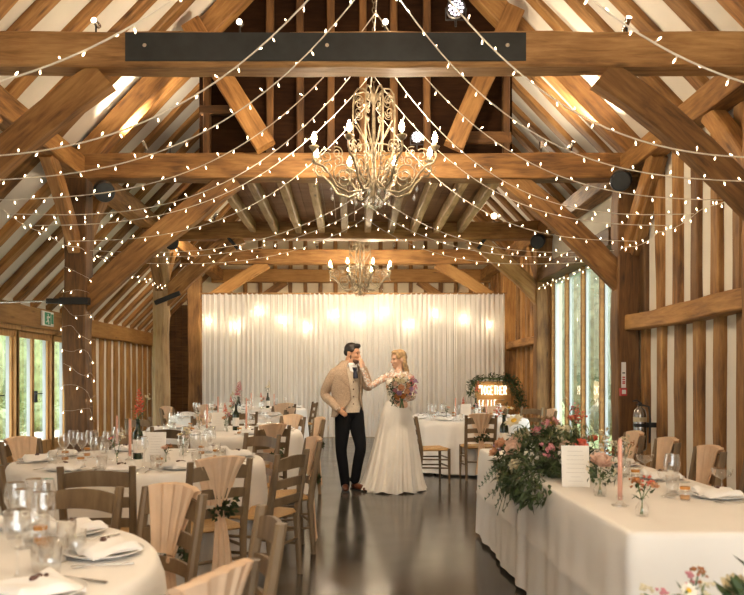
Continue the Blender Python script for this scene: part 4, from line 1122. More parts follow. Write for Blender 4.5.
# other round tables
def centre(k, c, seed):
    rs = random.Random(seed); c = Vector((c[0], c[1], TZ)); nm = TN_[k]
    o = lambda x, y: c + Vector((x, y, 0))
    bottle_vase(o(.16, .05), 'dark bottle with tall flowers on the %s' % nm, [(SPIKE[rs.choice(['coral', 'pink', 'cream'])], .02, 0, .40, 1.0), (SPRAY['cream'], -.05, .01, .42, .7)])
    candle(o(-.16, -.05), 'pink taper candle on the door side of the %s' % nm if k != 'G' else 'pink taper candle near the bride on the round table behind her', .30)
    candle(o(.30, -.08), 'pink taper candle on the aisle side of the %s' % nm if k != 'G' else 'pink taper candle at the window side of the table behind the bride', .28)
    card(o(-.02, -.12), .15, .22, 'white menu card standing in the middle of the %s' % nm, rs.uniform(-.3, .3), seed=seed)
    bud_vase(o(.1, -.22), 'bud vase with pink and cream flowers at the front of the %s' % nm, [(ROSE['peach'], -.03, -.01, .16, .9), (SPRAY['pink'], .03, 0, .2, .8), (DAISY['white'], 0, .02, .22, .9)])
    bud_vase(o(-.28, .1), 'bud vase with white flowers at the back of the %s' % nm, [(SPRAY['white'], -.02, 0, .2, 1.0), (ROSE['blush'], .03, 0, .16, .9)])
    bud_vase(o(.0, .28), 'bud vase with coral flowers at the far side of the %s' % nm, [(SPIKE['coral'], .0, 0, .17, .9), (SPRAY['cream'], .04, 0, .2, .8)])
for i, k in enumerate('CDHG'): centre(k, TAB[k], 40 + i)
# ------------------------------------------------------------- head table
p = Vector((1.60, 5.45, TZ))
bottle_vase(p, 'dark wine bottle holding coral flowers on the long table beside the menu', [(SPIKE['coral'], .0, -.02, .29, .85), (ROSE['coral'], -.035, -.03, .33, 1.0), (SPRAY['coral'], .03, -.03, .34, .9), (SPRAY['pink'], -.01, 0, .40, .7), (SPRAY['cream'], -.07, .02, .47, .4)])
card(T(576, 487), .155, .235, 'white menu card leaning on the long table behind the rose vase', -.12, .16, 8, 5)
card(T(566, 478), .09, .17, 'small pale card half hidden by the menu on the long table', -.1, .1, 3, 6, name='table_card')
t = bud_vase(T(600, 496), 'small glass vase with one open blush rose on the long table', [(ROSE['blush'], .0, -.02, .185, 1.75), (SPRAY['cream'], .075, .02, .14, .8), (SPRAY['white'], .09, .05, .10, .7), (SPRAY['cream'], -.05, .03, .15, .6)], .085, r=.03)
leafy('leaf', t, [(R(-.07, .1), R(-.04, .05), R(.06, .16)) for _ in range(34)], (.03, .055), (.014, .024))
bud_vase(T(642, 516), 'slim clear vase with little orange flowers on the long table', [(SPRAY['coral'], .02, 0, .15, .7), (ROSE['peach'], .05, .0, .14, .8), (SPRAY['rust'], -.03, -.01, .15, .6), (ROSE['orange'], -.015, .02, .155, .55)], .08, r=.026)
candle(T(620, 506), 'tall pink taper candle in a glass holder on the long table', .315)
bud_vase(T(612, 478), 'bud vase of cream sprays behind the blush rose on the long table', [(SPRAY['cream'], .03, 0, .2, 1.0), (SPRAY['white'], -.04, 0, .22, .9), (SPRAY['rust'], .0, .03, .16, .8)])
bud_vase(T(597, 466), 'bud vase with coral bloom behind the menu on the long table', [(ROSE['coral'], -.03, 0, .19, 1.2), (SPRAY['cream'], .05, 0, .22, 1.0)])
bud_vase(T(625, 470), 'dark leafed bud vase near the far chair of the long table', [(SPRAY['cream'], .0, 0, .2, .8), (SPRAY['rust'], .05, .02, .17, .6)])
b = MB(); b.lathe([(0, .001), (.036, .001), (.036, .003), (.01, .007), (.0045, .02), (.004, .075), (.012, .082), (.045, .1), (.052, .125), (.054, .135)], 20); COUPE = b.mesh('coupe_glass', M['clear'])
for i, (px, py) in enumerate(((668, 497), (645, 476), (722, 494))):
    o = put('coupe_glass', COUPE, tuple(T(px, py) + Vector((0, 0, .0015))), 0, ['champagne coupe in front of the second nearest place of the long table', 'champagne coupe behind the pink taper on the long table', 'champagne coupe before the nearest place of the long table'][i], 'glass')
# big flower arrangement spilling over the corner of the head table
ac = Vector((1.37, 5.1, TZ))
t = thing('flower_arrangement', 'large trailing arrangement of greenery and blush blooms spilling over the long table\'s front', 'flowers', ac)
b = MB(); b.boxmm((-.14, -.42, .002), (.14, .42, .09)); b.build('trough', M['leaf'], t)
random.seed(33)
def shell(n, c, r, lo=-1):
    o = []
    while len(o) < n:
        v = Vector((R(-1, 1), R(-1, 1), R(lo, 1)))
        if .35 < v.length < 1: o.append(Vector((c[0] + v.x * r[0], c[1] + v.y * r[1], c[2] + v.z * r[2])))
    return o
core = shell(1500, (-.06, 0, .10), (.25, .70, .18))
core = [p for p in core if p.z > .02 or p.x < -.28]
leafy('foliage', t, core, (.04, .075), (.018, .034), 'leaf')
hang = [p for p in shell(1150, (-.29, -.26, .0), (.11, .70, .16)) if p.x < -.28]
leafy('trailing_foliage', t, hang, (.04, .08), (.016, .03), 'leaf', bias=(-.6, -.2, -.6))
pale = [p for p in shell(220, (-.08, .0, .13), (.27, .6, .19)) if p.z > .03]
leafy('pale_foliage', t, pale, (.04, .08), (.012, .02), 'leaf_pale', bias=(0, 0, .6))
M['fern'] = plain('fern', (.07, .12, .06), .6, var=.4, nscale=30)
for k in range(15):
    a = R(-.55, .5); p0 = Vector((-.27, a - .1, R(-.05, .12))); d = Vector((R(-.7, -.2), R(-.6, .6), R(-.9, .2))).normalized(); l = R(.15, .27); b = MB(); pts = []
    for i in range(9):
        u = i / 8; q = p0 + d * l * u + Vector((0, 0, -.07 * u * u)); q.x = min(q.x, -.29) if q.z < .0 else q.x; pts.append(q)
    b.tube(pts, .0018, 4)
    for i in range(1, 9):
        for s in (-1, 1):
            q = pts[i]; sd = d.cross(Vector((1, 0, .2))).normalized() * s; b.leaf(q, sd + d * .6, (-1, 0, .4), .05 * (1.1 - .6 * i / 8), .016)
    b.build('frond', M['fern' if k % 3 else 'leaf'], t)
b = MB()
for k in range(3):
    pts = [Vector((.02 + .03 * k, -.05 + .1 * k - .05, .12)), Vector((-.0 + .03 * k, -.06 + .09 * k, .24)), Vector((-.05 - .02 * k, -.06 + .08 * k, .34))]
    for i in range(150):
        u = R(0, 1); q = pts[1].lerp(pts[2], u) if u > .4 else pts[0].lerp(pts[1], u * 2.5)
        b.leaf(q, (R(-1, 1), R(-1, 1), R(.4, 1.5)), (0, 0, 1), R(.03, .055), .006)
b.build('dried_plume', M['pampas'], t)
for (me, x, y, z, s) in ((ROSE['blush'], -.25, -.02, .16, 1.7), (ROSE['blush'], -.22, .10, .20, 1.8), (ROSE['peach'], -.30, .16, .20, 1.3), (ROSE['cream'], -.12, .30, .27, 1.9), (DAISY['cream'], -.16, .38, .43, 2.4), (DAISY['pink'], .02, .02, .44, 1.8),
        (SPRAY['cream'], -.30, -.22, -.02, 1.6), (SPRAY['white'], -.20, -.26, .12, 1.4), (ROSE['peach'], -.32, .30, .08, 1.1), (SPRAY['pink'], .05, .2, .34, 1.2), (ROSE['pink'], -.05, .15, .33, 1.3), (SPRAY['cream'], .02, -.2, .33, 1.6),
        (ROSE['blush'], .02, -.32, .22, 1.5), (SPRAY['pink'], -.1, -.42, .2, 1.3), (ROSE['coral'], .08, -.42, .27, 1.2), (SPRAY['lilac'], -.28, .42, .12, 1.0), (SPRAY['cream'], -.34, .1, -.14, 1.2), (ROSE['cream'], -.31, -.35, .06, 1.2)):
    flower(me, t, (x - .05 if z > 0 else x - .03, y - .04, z * .62 + .045), (x - .1, y * .4 - .35, .45), s)
b = MB(); b.tube([(-.02, .3, .1), (-.15, .37, .28)], .003, 5); b.tube([(.0, .0, .1), (.0, .02, .28)], .003, 5); b.build('stem', M['stem'], t)
leafy('grey_foliage', t, [p for p in shell(160, (.05, -.1, .22), (.16, .3, .10))], (.05, .09), (.008, .014), 'leaf_pale', bias=(0, 0, 1))
# tall slim flowers at its far end
bottle_vase(Vector((1.3, 6.5, TZ)), 'slim dark bottle of coral blossom at the far end of the long table', [(SPRAY['coral'], -.05, 0, .33, .9), (DAISY['cream'], .04, -.02, .36, 1.5)])
# two jugs of meadow flowers standing on low stools in the foreground
def jug(c, sh, lab, heads, seed):
    rs = random.Random(seed)
    s = thing('stool', 'low wooden stool in the foreground under the %s' % lab, 'stool', (c[0], c[1], 0))
    b = MB(); b.lathe([(0, sh - .03), (.15, sh - .03), (.155, sh - .015), (.15, sh), (0, sh)], 24, smooth=False); b.build('seat', M['oak_new'], s)
    for k in range(3):
        a = 2*PI*k/3; b = MB(); b.tube([(.1*math.cos(a), .1*math.sin(a), sh - .03), (.15*math.cos(a), .15*math.sin(a), 0)], .015, 8); b.build('leg', M['oak_new'], s)
    t = thing('flower_jug', lab, 'flowers', (c[0], c[1], sh))
    b = MB(); b.lathe([(0, 0), (.06, 0), (.075, .03), (.078, .09), (.055, .15), (.06, .18), (.052, .175), (.048, .15)], 20); b.build('jug', M['china'], t)
    for (me, x, y, z, sc) in heads:
        b = MB(); b.tube([(0, 0, .1), (x * .4, y * .4, .2), (x, y, z)], .0025, 5); b.build('stem', M['stem'], t); flower(me, t, (x, y, z), (x, y - .25, .25), sc)
    lf = []
    for (me, x, y, z, sc) in heads:
        for k in range(7): u = rs.uniform(.4, .9); lf.append((x*u + rs.uniform(-.02, .02), y*u, .16 + (z - .16) * u))
    return t, lf
t, lf = jug((.94, 2.14), .535, 'jug of meadow flowers with a white daisy', [(DAISY['white'], -.005, -.03, .262, .85), (SPRAY['cream'], .055, 0, .255, .6), (SPRAY['rust'], .045, .02, .30, .5), (SPRAY['pink'], -.06, 0, .24, .5), (SPRAY['cream'], -.11, .02, .24, .6), (SPRAY['pink'], .03, .03, .28, .5)], 1)
leafy('leaf', t, lf, (.03, .05), (.008, .014), 'leaf_pale')
t, lf = jug((1.10, 2.14), .535, 'jug of pale roses with broad green leaves', [(ROSE['blush'], .055, -.02, .345, 1.3), (ROSE['white'], .04, -.05, .29, 1.5), (ROSE['cream'], .0, .03, .25, 1.3)], 2)
leafy('leaf', t, lf + [(-.02, -.04, .24), (-.03, -.05, .26), (.0, -.06, .25), (-.05, -.02, .23)] * 2, (.06, .085), (.03, .042), 'leaf')
# ------------------------------------------------------------- the couple
random.seed(3)
M['skin'] = plain('skin', (.58, .31, .18), .5, var=.06, nscale=14)
M['skin_fair'] = plain('skin_fair', (.66, .40, .27), .5, var=.05, nscale=14)
M['stubble'] = plain('stubble', (.16, .085, .05), .7, var=.3, nscale=80)
M['hair_dark'] = plain('hair_dark', (.018, .011, .008), .5, var=.5, nscale=60)
M['hair_blonde'] = plain('hair_blonde', (.42, .27, .13), .5, var=.5, nscale=30)
M['tweed'] = plain('tweed', (.40, .29, .20), .9, var=.22, nscale=70, bump=.1, bscale=300)
M['waistcoat'] = plain('waistcoat', (.60, .50, .38), .85, var=.12, nscale=60)
M['trouser'] = plain('trouser', (.007, .0075, .009), .9, spec=.15, var=.2)
M['navy'] = plain('navy', (.012, .015, .035), .6, var=.3)
M['shoe'] = plain('shoe', (.10, .032, .014), .35, var=.25)
M['ivory'] = plain('ivory', (.82, .77, .68), .75, var=.04, nscale=8)
M['tulle'] = plain('tulle', (.84, .80, .73), .8, var=.04, nscale=6, trans=.25)
M['lip'] = plain('lip', (.42, .12, .10), .45)
M['eye'] = plain('eye', (.02, .013, .01), .2)
def lacemat():
    m, nt, out = newmat('lace'); L = nt.links.new
    tc = nd(nt, 'ShaderNodeTexCoord'); vo = nd(nt, 'ShaderNodeTexVoronoi', Scale=34.0); vo.feature = 'SMOOTH_F1'; L(tc.outputs['Object'], vo.inputs['Vector'])
    n1 = nd(nt, 'ShaderNodeTexNoise', Scale=24.0, Detail=3.0); L(tc.outputs['Object'], n1.inputs['Vector'])
    ad = nd(nt, 'ShaderNodeMath', operation='ADD'); L(vo.outputs['Distance'], ad.inputs[0]); L(n1.outputs['Fac'], ad.inputs[1])
    mr = nd(nt, 'ShaderNodeMapRange'); mr.inputs['From Min'].default_value = .78; mr.inputs['From Max'].default_value = .98; mr.inputs['To Min'].default_value = .85; mr.inputs['To Max'].default_value = .12; L(ad.outputs[0], mr.inputs['Value'])
    d = nd(nt, 'ShaderNodeBsdfDiffuse'); d.inputs['Color'].default_value = (.82, .76, .68, 1); t = nd(nt, 'ShaderNodeBsdfTransparent')
    mx = nd(nt, 'ShaderNodeMixShader'); L(mr.outputs[0], mx.inputs[0]); L(t.outputs[0], mx.inputs[1]); L(d.outputs[0], mx.inputs[2]); L(mx.outputs[0], out.inputs[0]); return m
M['lace'] = lacemat()
def spl(pts, n=8):
    """Catmull-Rom through (point, radius) pairs"""
    P = [Vector(p) for p, r in pts]; Rr = [r for p, r in pts]; o = []; rr = []
    for i in range(len(P) - 1):
        p0 = P[max(0, i-1)]; p1 = P[i]; p2 = P[i+1]; p3 = P[min(len(P)-1, i+2)]
        for k in range(n):
            t = k / n; o.append(.5 * ((2*p1) + (p2 - p0)*t + (2*p0 - 5*p1 + 4*p2 - p3)*t*t + (3*p1 - p0 - 3*p2 + p3)*t**3)); rr.append(lerp(Rr[i], Rr[i+1], t))
    o.append(P[-1]); rr.append(Rr[-1]); return o, rr
def limb(b, pts, n=14, caps=True):
    o, r = spl(pts); b.tube(o, r, n)
    if caps: b.ell(o[0], r[0], nu=14, nv=10); b.ell(o[-1], r[-1], nu=14, nv=10)
def basis(f, up=(0, 0, 1)):
    f = Vector(f).normalized(); u = Vector(up); l = f.cross(u).normalized(); u = l.cross(f); return Matrix((f, l, u)).transposed()   # columns: forward, right, up
def remesh(o, vox, smooth=4):
    m_ = o.modifiers.new('skin', 'REMESH'); m_.mode = 'VOXEL'; m_.voxel_size = vox; m_.use_smooth_shade = True
    s = o.modifiers.new('soft', 'SMOOTH'); s.factor = .5; s.iterations = smooth; return o
def hand(b, wrist, d, nrm, curl=.5, sc=1.0, thumb=1):
    """palm, four unequal bent fingers and a thumb leaving the side of the palm"""
    d = Vector(d).normalized(); nrm = Vector(nrm); nrm = (nrm - d * nrm.dot(d)).normalized(); s = d.cross(nrm) * thumb; w_ = Vector(wrist)
    q = Matrix((d, s, nrm)).transposed()
    b.ell(w_ + d * .045 * sc, (.05 * sc, .036 * sc, .017 * sc), q, 12, 8)
    for k, (o_, l) in enumerate(((.026, .070), (.009, .080), (-.009, .075), (-.026, .060))):
        p = w_ + d * .075 * sc + s * o_ * sc; a = 0; pts = [(w_ + d * .05 * sc + s * o_ * .8 * sc, .0095 * sc), (p, .0095 * sc)]
        for j in range(3):
            a += curl * (.7 if j == 0 else 1.0); p = p + (d * math.cos(a) + nrm * math.sin(a)) * l * sc * (.42, .33, .25)[j]; pts.append((p, (.0088, .008, .0068)[j] * sc))
        b.tube([x for x, r in pts], [r for x, r in pts], 8); b.ell(pts[-1][0], pts[-1][1], nu=8, nv=6)
    p = w_ + d * .02 * sc + s * .025 * sc; q1 = p + (d * .6 + s * .75 + nrm * .25) * .04 * sc; q2 = q1 + (d * .85 + s * .25 + nrm * .5) * .032 * sc; q3 = q2 + (d * .9 + nrm * .4) * .02 * sc
    b.tube([p, q1, q2, q3], [.014 * sc, .011 * sc, .0095 * sc, .0075 * sc], 8); b.ell(q3, .0075 * sc, nu=8, nv=6)
def head(b, c, f, sc=1.0, jaw=1.0):
    """skull, jaw, brow, cheeks, nose, lips, chin, ears around c (centre of the skull at eye height)"""
    q = basis(f); at = lambda x, y, z: Vector(c) + q @ Vector((x, y, z)) * sc
    def e(p, r): b.ell(at(*p), [x * sc for x in r], q, 18, 14)
    e((-.012, 0, .035), (.098, .074, .088)); e((.022, 0, -.02), (.068, .060, .085)); e((.038, 0, -.072), (.048 * jaw, .043 * jaw, .042)); e((.066, 0, -.098), (.022, .026 * jaw, .019))
    e((.074, 0, .024), (.022, .05, .014)); e((.060, .036, -.028), (.028, .022, .024)); e((.060, -.036, -.028), (.028, .022, .024))
    b.tube([at(.083, 0, .012), at(.098, 0, -.012), at(.108, 0, -.032), at(.088, 0, -.042)], [.009 * sc, .011 * sc, .014 * sc, .010 * sc], 10); e((.096, .012, -.034), (.011, .008, .008)); e((.096, -.012, -.034), (.011, .008, .008))
    e((.085, 0, -.062), (.012, .024, .008)); e((.083, 0, -.074), (.012, .021, .008))
    for s in (-1, 1): b.ell(at(-.012, s * .076, -.01), (.024 * sc, .008 * sc, .034 * sc), q, 10, 8)
    return at, q
def facebits(t, at, q, skin, lip=True):
    for s in (-1, 1):
        b = MB(); b.ell(at(.082, s * .031, .004), (.006, .0125, .0065), q, 10, 6); b.build('eye', M['eye'], t)
        b = MB(); b.tube([at(.088, s * .014, .024), at(.087, s * .034, .028), at(.076, s * .05, .022)], [.004, .0045, .002], 6); b.build('eyebrow', M[skin], t)
    b = MB(); b.tube([at(.088, -.022, -.068), at(.0985, 0, -.066), at(.088, .022, -.068)], [.003, .0065, .003], 8); b.build('lips', M['lip'], t)
KY_ = 9.4
def P0(base):
    def P(px, py, dy=0.0): v = W(px, py, KY_ + dy); return Vector((v.x - base.x, v.y - base.y, v.z))
    return P
# ---- groom
gb = Vector((W(351, 490, KY_).x, KY_, 0)); P = P0(gb)
t = thing('person', 'man in a beige tweed jacket and black trousers kissing the bride\'s hand', 'person', gb)
b = MB()
hf = Vector((.90, -.42, -.10)); hc = P(352.6, 353.6, 0.0)
at, hq = head(b, hc, hf, 1.0, 1.12)
limb(b, [(P(347.5, 372, .0), .078), (P(349.2, 366, 0), .066), (P(350.6, 359, 0), .062)])
ft = Vector((.60, -.80, 0)).normalized(); lt = Vector((.80, .60, 0)).normalized()   # facing, and towards his left
tc_ = lambda px, z: Vector((W(px, 490, KY_).x - gb.x, 0, z))
tq = Matrix((lt, ft, Vector((0, 0, 1)))).transposed()
for (px, z, a, d) in ((346.5, 1.40, .17, .09), (346.5, 1.28, .16, .10), (347, 1.12, .14, .095), (348, .98, .155, .105)): b.ell(tc_(px, z), (a, d, .14), tq, 20, 12)
RS, RE, RW = P(332.5, 375.5, -.10), P(325.0, 394.5, -.03), P(338.0, 409.5, -.21)
LS, LE, LW = P(358.5, 375.5, .12), P(368.5, 386.5, .02), P(363.8, 368.5, -.03)
limb(b, [(RS, .05), (RS.lerp(RE, .5), .046), (RE, .040), (RE.lerp(RW, .5), .036), (RW, .027)]); limb(b, [(LS, .05), (LS.lerp(LE, .5), .046), (LE, .040), (LE.lerp(LW, .5), .036), (LW, .027)])
hand(b, RW, P(345.5, 414.5, -.19) - RW, (0, .9, -.3), .28, .95, 1)
hand(b, LW, P(362.0, 357, -.06) - LW, (-.8, .2, .1), .55, 1.0, 1)
RH, RK, RA = P(343, 417, -.05), P(341.2, 450, -.06), P(345.2, 483.5, -.02)
LH, LK, LA = P(355.5, 417, .06), P(360.5, 447, -.06), P(355.3, 478, .0)
for (h, k, a) in ((RH, RK, RA), (LH, LK, LA)): limb(b, [(h, .085), (h.lerp(k, .5), .075), (k, .052), (k.lerp(a, .4), .050), (a, .038)])
remesh(b.build('body', M['skin'], t), .0055, 3)
facebits(t, at, hq, 'hair_dark')
b = MB()
def he(p, r): b.ell(at(*p), r, hq, 18, 12)
he((-.020, 0, .056), (.096, .078, .082)); he((-.062, 0, .012), (.054, .070, .055)); he((.046, 0, .098), (.050, .055, .033)); he((.066, 0, .112), (.026, .042, .018)); he((-.0, .066, .04), (.045, .014, .03)); he((-.0, -.066, .04), (.045, .014, .03))
remesh(b.build('hair', M['hair_dark'], t), .008, 3)
b = MB(); he((.040, 0, -.080), (.052, .0505, .040)); he((.068, 0, -.100), (.024, .030, .0205)); he((.088, 0, -.054), (.0105, .024, .0055)); he((.0, .060, -.05), (.022, .008, .04)); he((.0, -.060, -.05), (.022, .008, .04))
remesh(b.build('beard', M['stubble'], t), .006, 3)
# trousers
b = MB()
for (h, k, a) in ((RH, RK, RA), (LH, LK, LA)):
    dn = (a - k).normalized(); limb(b, [(h + Vector((0, 0, .05)), .105), (h.lerp(k, .45), .092), (k, .070), (k.lerp(a, .45), .066), (a + dn * .02, .058)])
b.ell(tc_(348.5, .97), (.165, .115, .12), tq, 20, 12); remesh(b.build('trousers', M['trouser'], t), .009, 4)
for (a, toe) in ((RA, P(345.5, 491, -.20)), (LA, P(363.0, 489, -.13))):
    b = MB(); h_ = Vector((a.x, a.y + .03, .04)); toe = Vector((toe.x, toe.y, .03)); d = (toe - h_).normalized()
    limb(b, [(h_ - d * .03, .040), (h_ + d * .06, .042), (h_ + d * .15, .044), (h_ + d * .22, .032)]); limb(b, [(a, .042), (h_, .04)])
    o = b.build('shoe', M['shoe'], t); remesh(o, .008, 4)
    bb = MB(); mid = h_ + d * .09; rz = math.atan2(d.y, d.x); bb.box((mid.x, mid.y, .008), (.29, .085, .016), Matrix.Rotation(rz, 3, 'Z')); bb.build('sole', M['black'], o)
# waistcoat, shirt, tie
def torso(secs, a0, a1, nu=40, nv=26):
    """shell of elliptical sections (z, px, half width, half depth); angle 0 faces forward"""
    zs = [s[0] for s in secs]
    def f(u, v):
        x = v * (len(secs) - 1); i = min(int(x), len(secs) - 2); t_ = x - i; t_ = t_ * t_ * (3 - 2 * t_)
        z, px, aa, dd = [lerp(secs[i][k], secs[i+1][k], t_) for k in range(4)]
        A0 = a0(v); A1 = a1(v); an = lerp(A0, A1, u); c = tc_(px, z)
        return c + lt * math.sin(an) * aa + ft * math.cos(an) * dd
    return f
W_ = [(1.52, 348, .085, .07), (1.475, 347.3, .15, .09), (1.42, 347, .19, .112), (1.28, 347, .19, .123), (1.12, 347.5, .168, .115), (1.0, 348.3, .175, .122), (.955, 348.6, .172, .122)]
b = MB(); b.grid(torso(W_, lambda v: 0, lambda v: 2*PI), 48, 28, closed=True); o = b.build('waistcoat', M['waistcoat'], t)
b = MB()
for z in (1.33, 1.24, 1.15, 1.06): b.ell(tc_(347.6, z) + ft * (.122 if z > 1.1 else .12), .009, nu=8, nv=5)
bt = b.build('buttons', M['shoe'], o)
b = MB(); b.lathe([(.066, -.03), (.069, .0), (.066, .035), (.060, .034), (.058, -.03)], 20, P(349.6, 365.6, -.005)); v0 = P(350.0, 367.4, 0)
for s in (-1, 1): b.add([v0 + ft * .072 + lt * s * .005 + Vector((0, 0, .01)), v0 + ft * .055 + lt * s * .065 + Vector((0, 0, .045)), v0 + ft * .085 + lt * s * .06 + Vector((0, 0, -.045)), v0 + ft * .10 + lt * s * .02 - Vector((0, 0, .06)), v0 + ft * .10 - Vector((0, 0, .14))], [(0, 1, 2, 3, 4)])
b.build('shirt_collar', M['white'], t)
b = MB(); p = v0 + ft * .10; b.tube([p + Vector((0, 0, .0)), p - Vector((0, 0, .04))], [.030, .022], 8, flat=.8); b.tube([p - Vector((0, 0, .035)), p + ft * .012 - Vector((0, 0, .09)), p + ft * .018 - Vector((0, 0, .135))], [.019, .028, .030], 8, flat=.5)
b.build('tie', M['navy'], t)
# jacket
J = [(1.585, 348.6, .078, .075), (1.53, 347.6, .125, .098), (1.485, 347, .19, .118), (1.41, 346.8, .215, .132), (1.28, 346.8, .212, .142), (1.12, 347.2, .192, .136), (1.02, 347.6, .196, .142), (.90, 347.6, .212, .15)]
def open_(v): return .62 - .45 * math.sin(PI * min(1, v / .78) ** 1.6 * .5) + (max(0, v - .75) * 2.2) + .10
def opl(v): return open_(v) + .22 + .05 * v
def opr(v): return open_(v) * .8 + max(0, v - .74) * 2.6
b = MB(); b.grid(torso(J, lambda v: opl(v), lambda v: 2*PI - opr(v)), 52, 34); o = b.build('jacket', M['tweed'], t)
so = o.modifiers.new('thick', 'SOLIDIFY'); so.thickness = .012
f = torso(J, lambda v: opl(v), lambda v: 2*PI - opr(v))
for u, sgn in ((0, 1), (1, -1)):                     # lapels
    b = MB()
    def lap(a, v):
        vv = lerp(.06, .60, v); w_ = .20 * math.sin(PI * min(1, .12 + v * .95)) ** .7 if v < .93 else .02
        uu = a * w_ if u == 0 else 1 - a * w_
        p = Vector(f(uu, vv)); c = tc_(347, p.z); n_ = Vector((p.x - c.x, p.y - c.y, 0)).normalized(); return p + n_ * (.012 + .008 * math.sin(PI * a))
    b.grid(lap, 6, 18); b.build('lapel', M['tweed'], o)
for (s_, e_, w_) in ((RS, RE, RW), (LS, LE, LW)):
    b = MB(); k = (w_ - e_).normalized(); limb(b, [(s_ + (tc_(347, 1.44) - s_) * .16 + Vector((0, 0, .012)), .078), (s_.lerp(e_, .35), .073), (e_, .060), (e_.lerp(w_, .55), .052), (w_ - k * .012, .044)]); sl = b.build('sleeve', M['tweed'], o); remesh(sl, .009, 4)
    b = MB(); b.tube([w_ - k * .03, w_ + k * .010], [.036, .037], 14); b.build('cuff', M['white'], sl)
# ---- bride
bb_ = Vector((W(396, 490, KY_).x, KY_, 0)); P = P0(bb_)
t = thing('person', 'woman in a long white tulle wedding dress with wavy blonde hair', 'person', bb_)
tcb = lambda px, z: Vector((W(px, 490, KY_).x - bb_.x, 0, z))
b = MB(); hf = Vector((-.90, -.42, -.06)); hc = P(398.4, 359.6, 0)
at, hq = head(b, hc, hf, .93, .92)
limb(b, [(P(398.5, 375, .0), .062), (P(398.4, 370, 0), .048), (P(399.3, 364, 0), .046)])
ft = Vector((-.5, -.87, 0)).normalized(); lt = Vector((.87, -.5, 0)).normalized()
tq = Matrix((lt, ft, Vector((0, 0, 1)))).transposed()
for (px, z, a, d, h) in ((398, 1.385, .155, .075, .07), (397.5, 1.30, .135, .088, .11), (397, 1.16, .115, .082, .12), (397, 1.02, .15, .11, .14)): b.ell(tcb(px, z), (a, d, h), tq, 20, 12)
for s in (-1, 1): b.ell(tcb(397.3, 1.275) + ft * .068 + lt * s * .062, (.058, .05, .055), tq, 14, 10)
RS, RE, RW = P(387.5, 376.5, .06), P(370.0, 386.0, -.10), P(361.2, 366.8, -.14)
LS, LE, LW = P(409.5, 377.5, -.06), P(413.0, 396.5, -.10), P(402.0, 401.5, -.27)
limb(b, [(RS, .043), (RS.lerp(RE, .5), .038), (RE, .033), (RE.lerp(RW, .5), .030), (RW, .022)]); limb(b, [(LS, .043), (LS.lerp(LE, .5), .038), (LE, .033), (LE.lerp(LW, .5), .030), (LW, .022)])
hand(b, RW, P(361.4, 356.5, -.11) - RW, (-.5, .6, .1), .40, .90, -1)
hand(b, LW, (-.95, -.1, -.05), (.1, .9, .1), .75, .88, 1)
for s in (-1, 1): limb(b, [(Vector((s * .07, 0, .95)), .085), (Vector((s * .065, -.02, .5)), .055), (Vector((s * .06, .01, .10)), .036), (Vector((s * .06, -.10, .04)), .03)])
remesh(b.build('body', M['skin_fair'], t), .0055, 3); facebits(t, at, hq, 'hair_blonde')
# bodice and lace
def torsob(secs):
    def f(u, v):
        x = v * (len(secs) - 1); i = min(int(x), len(secs) - 2); q_ = x - i
        z, px, aa, dd, bust = [lerp(secs[i][k], secs[i+1][k], q_) for k in range(5)]; an = u * 2 * PI
        return tcb(px, z) + lt * math.sin(an) * aa + ft * (math.cos(an) * dd + max(0, math.cos(an)) ** 2 * bust * (1 - .5 * max(0, math.cos(2*an)) * 0)) + Vector((0, 0, .03 * max(0, math.cos(an)) * (1 - v) * abs(math.sin(2 * an))))
    return f
b = MB(); b.grid(torsob([(1.355, 398, .152, .086, .02), (1.29, 397.6, .150, .095, .05), (1.22, 397.2, .138, .094, .03), (1.12, 397, .124, .088, .01), (1.06, 397, .128, .094, .0)]), 44, 20, closed=True); b.build('bodice', M['ivory'], t)
b = MB(); b.grid(torsob([(1.465, 398.5, .105, .072, .0), (1.43, 398.3, .165, .085, .0), (1.37, 398, .168, .093, .012), (1.30, 397.6, .155, .098, .05)]), 44, 12, closed=True); b.build('lace_yoke', M['lace'], t)
for (s_, e_, w_) in ((RS, RE, RW), (LS, LE, LW)):
    b = MB(); limb(b, [(s_, .052), (s_.lerp(e_, .5), .044), (e_, .039), (e_.lerp(w_, .5), .035), (w_ - (w_ - e_).normalized() * .02, .028)]); remesh(b.build('lace_sleeve', M['lace'], t), .008, 3)
# skirt
ST = [(1.09, 385.8, 408.2, .098), (1.04, 384.2, 410.2, .115), (.94, 381.3, 412.5, .15), (.80, 378.6, 414.4, .20), (.60, 374.6, 417.0, .27), (.40, 370.4, 419.6, .33), (.20, 366.0, 421.6, .38), (.08, 362.6, 423.4, .41), (.012, 360.2, 425.2, .42)]
def skirt(u, v, off=0.0, kp=0.0):
    x = v * (len(ST) - 1); i = min(int(x), len(ST) - 2); q_ = x - i
    z, l_, r_, d = [lerp(ST[i][k], ST[i+1][k], q_) for k in range(4)]; an = u * 2 * PI
    cx = (l_ + r_) / 2; hw = (r_ - l_) / 2 * KY_ / FPX
    am = .016 * v ** 1.1 + .012 * v * v
    fo = 1 + (am * 2.0 * math.sin(an * 17 + 1.5 * math.sin(an * 3 + kp) + kp) + am * 1.0 * math.sin(an * 31 + 2 * math.sin(an * 5) + kp)) + off
    c = tcb(cx, z); return (c.x + math.cos(an) * hw * fo, c.y + math.sin(an) * d * fo, z + (.012 * math.sin(an * 9) if v > .99 else 0))
b = MB(); b.grid(lambda u, v: skirt(u, v), 260, 40, closed=True); sk = b.build('skirt', M['tulle'], t)
b = MB(); b.grid(lambda u, v: skirt(u, v * .97, -.045, 2.0), 120, 16, closed=True); b.build('lining', M['ivory'], sk)
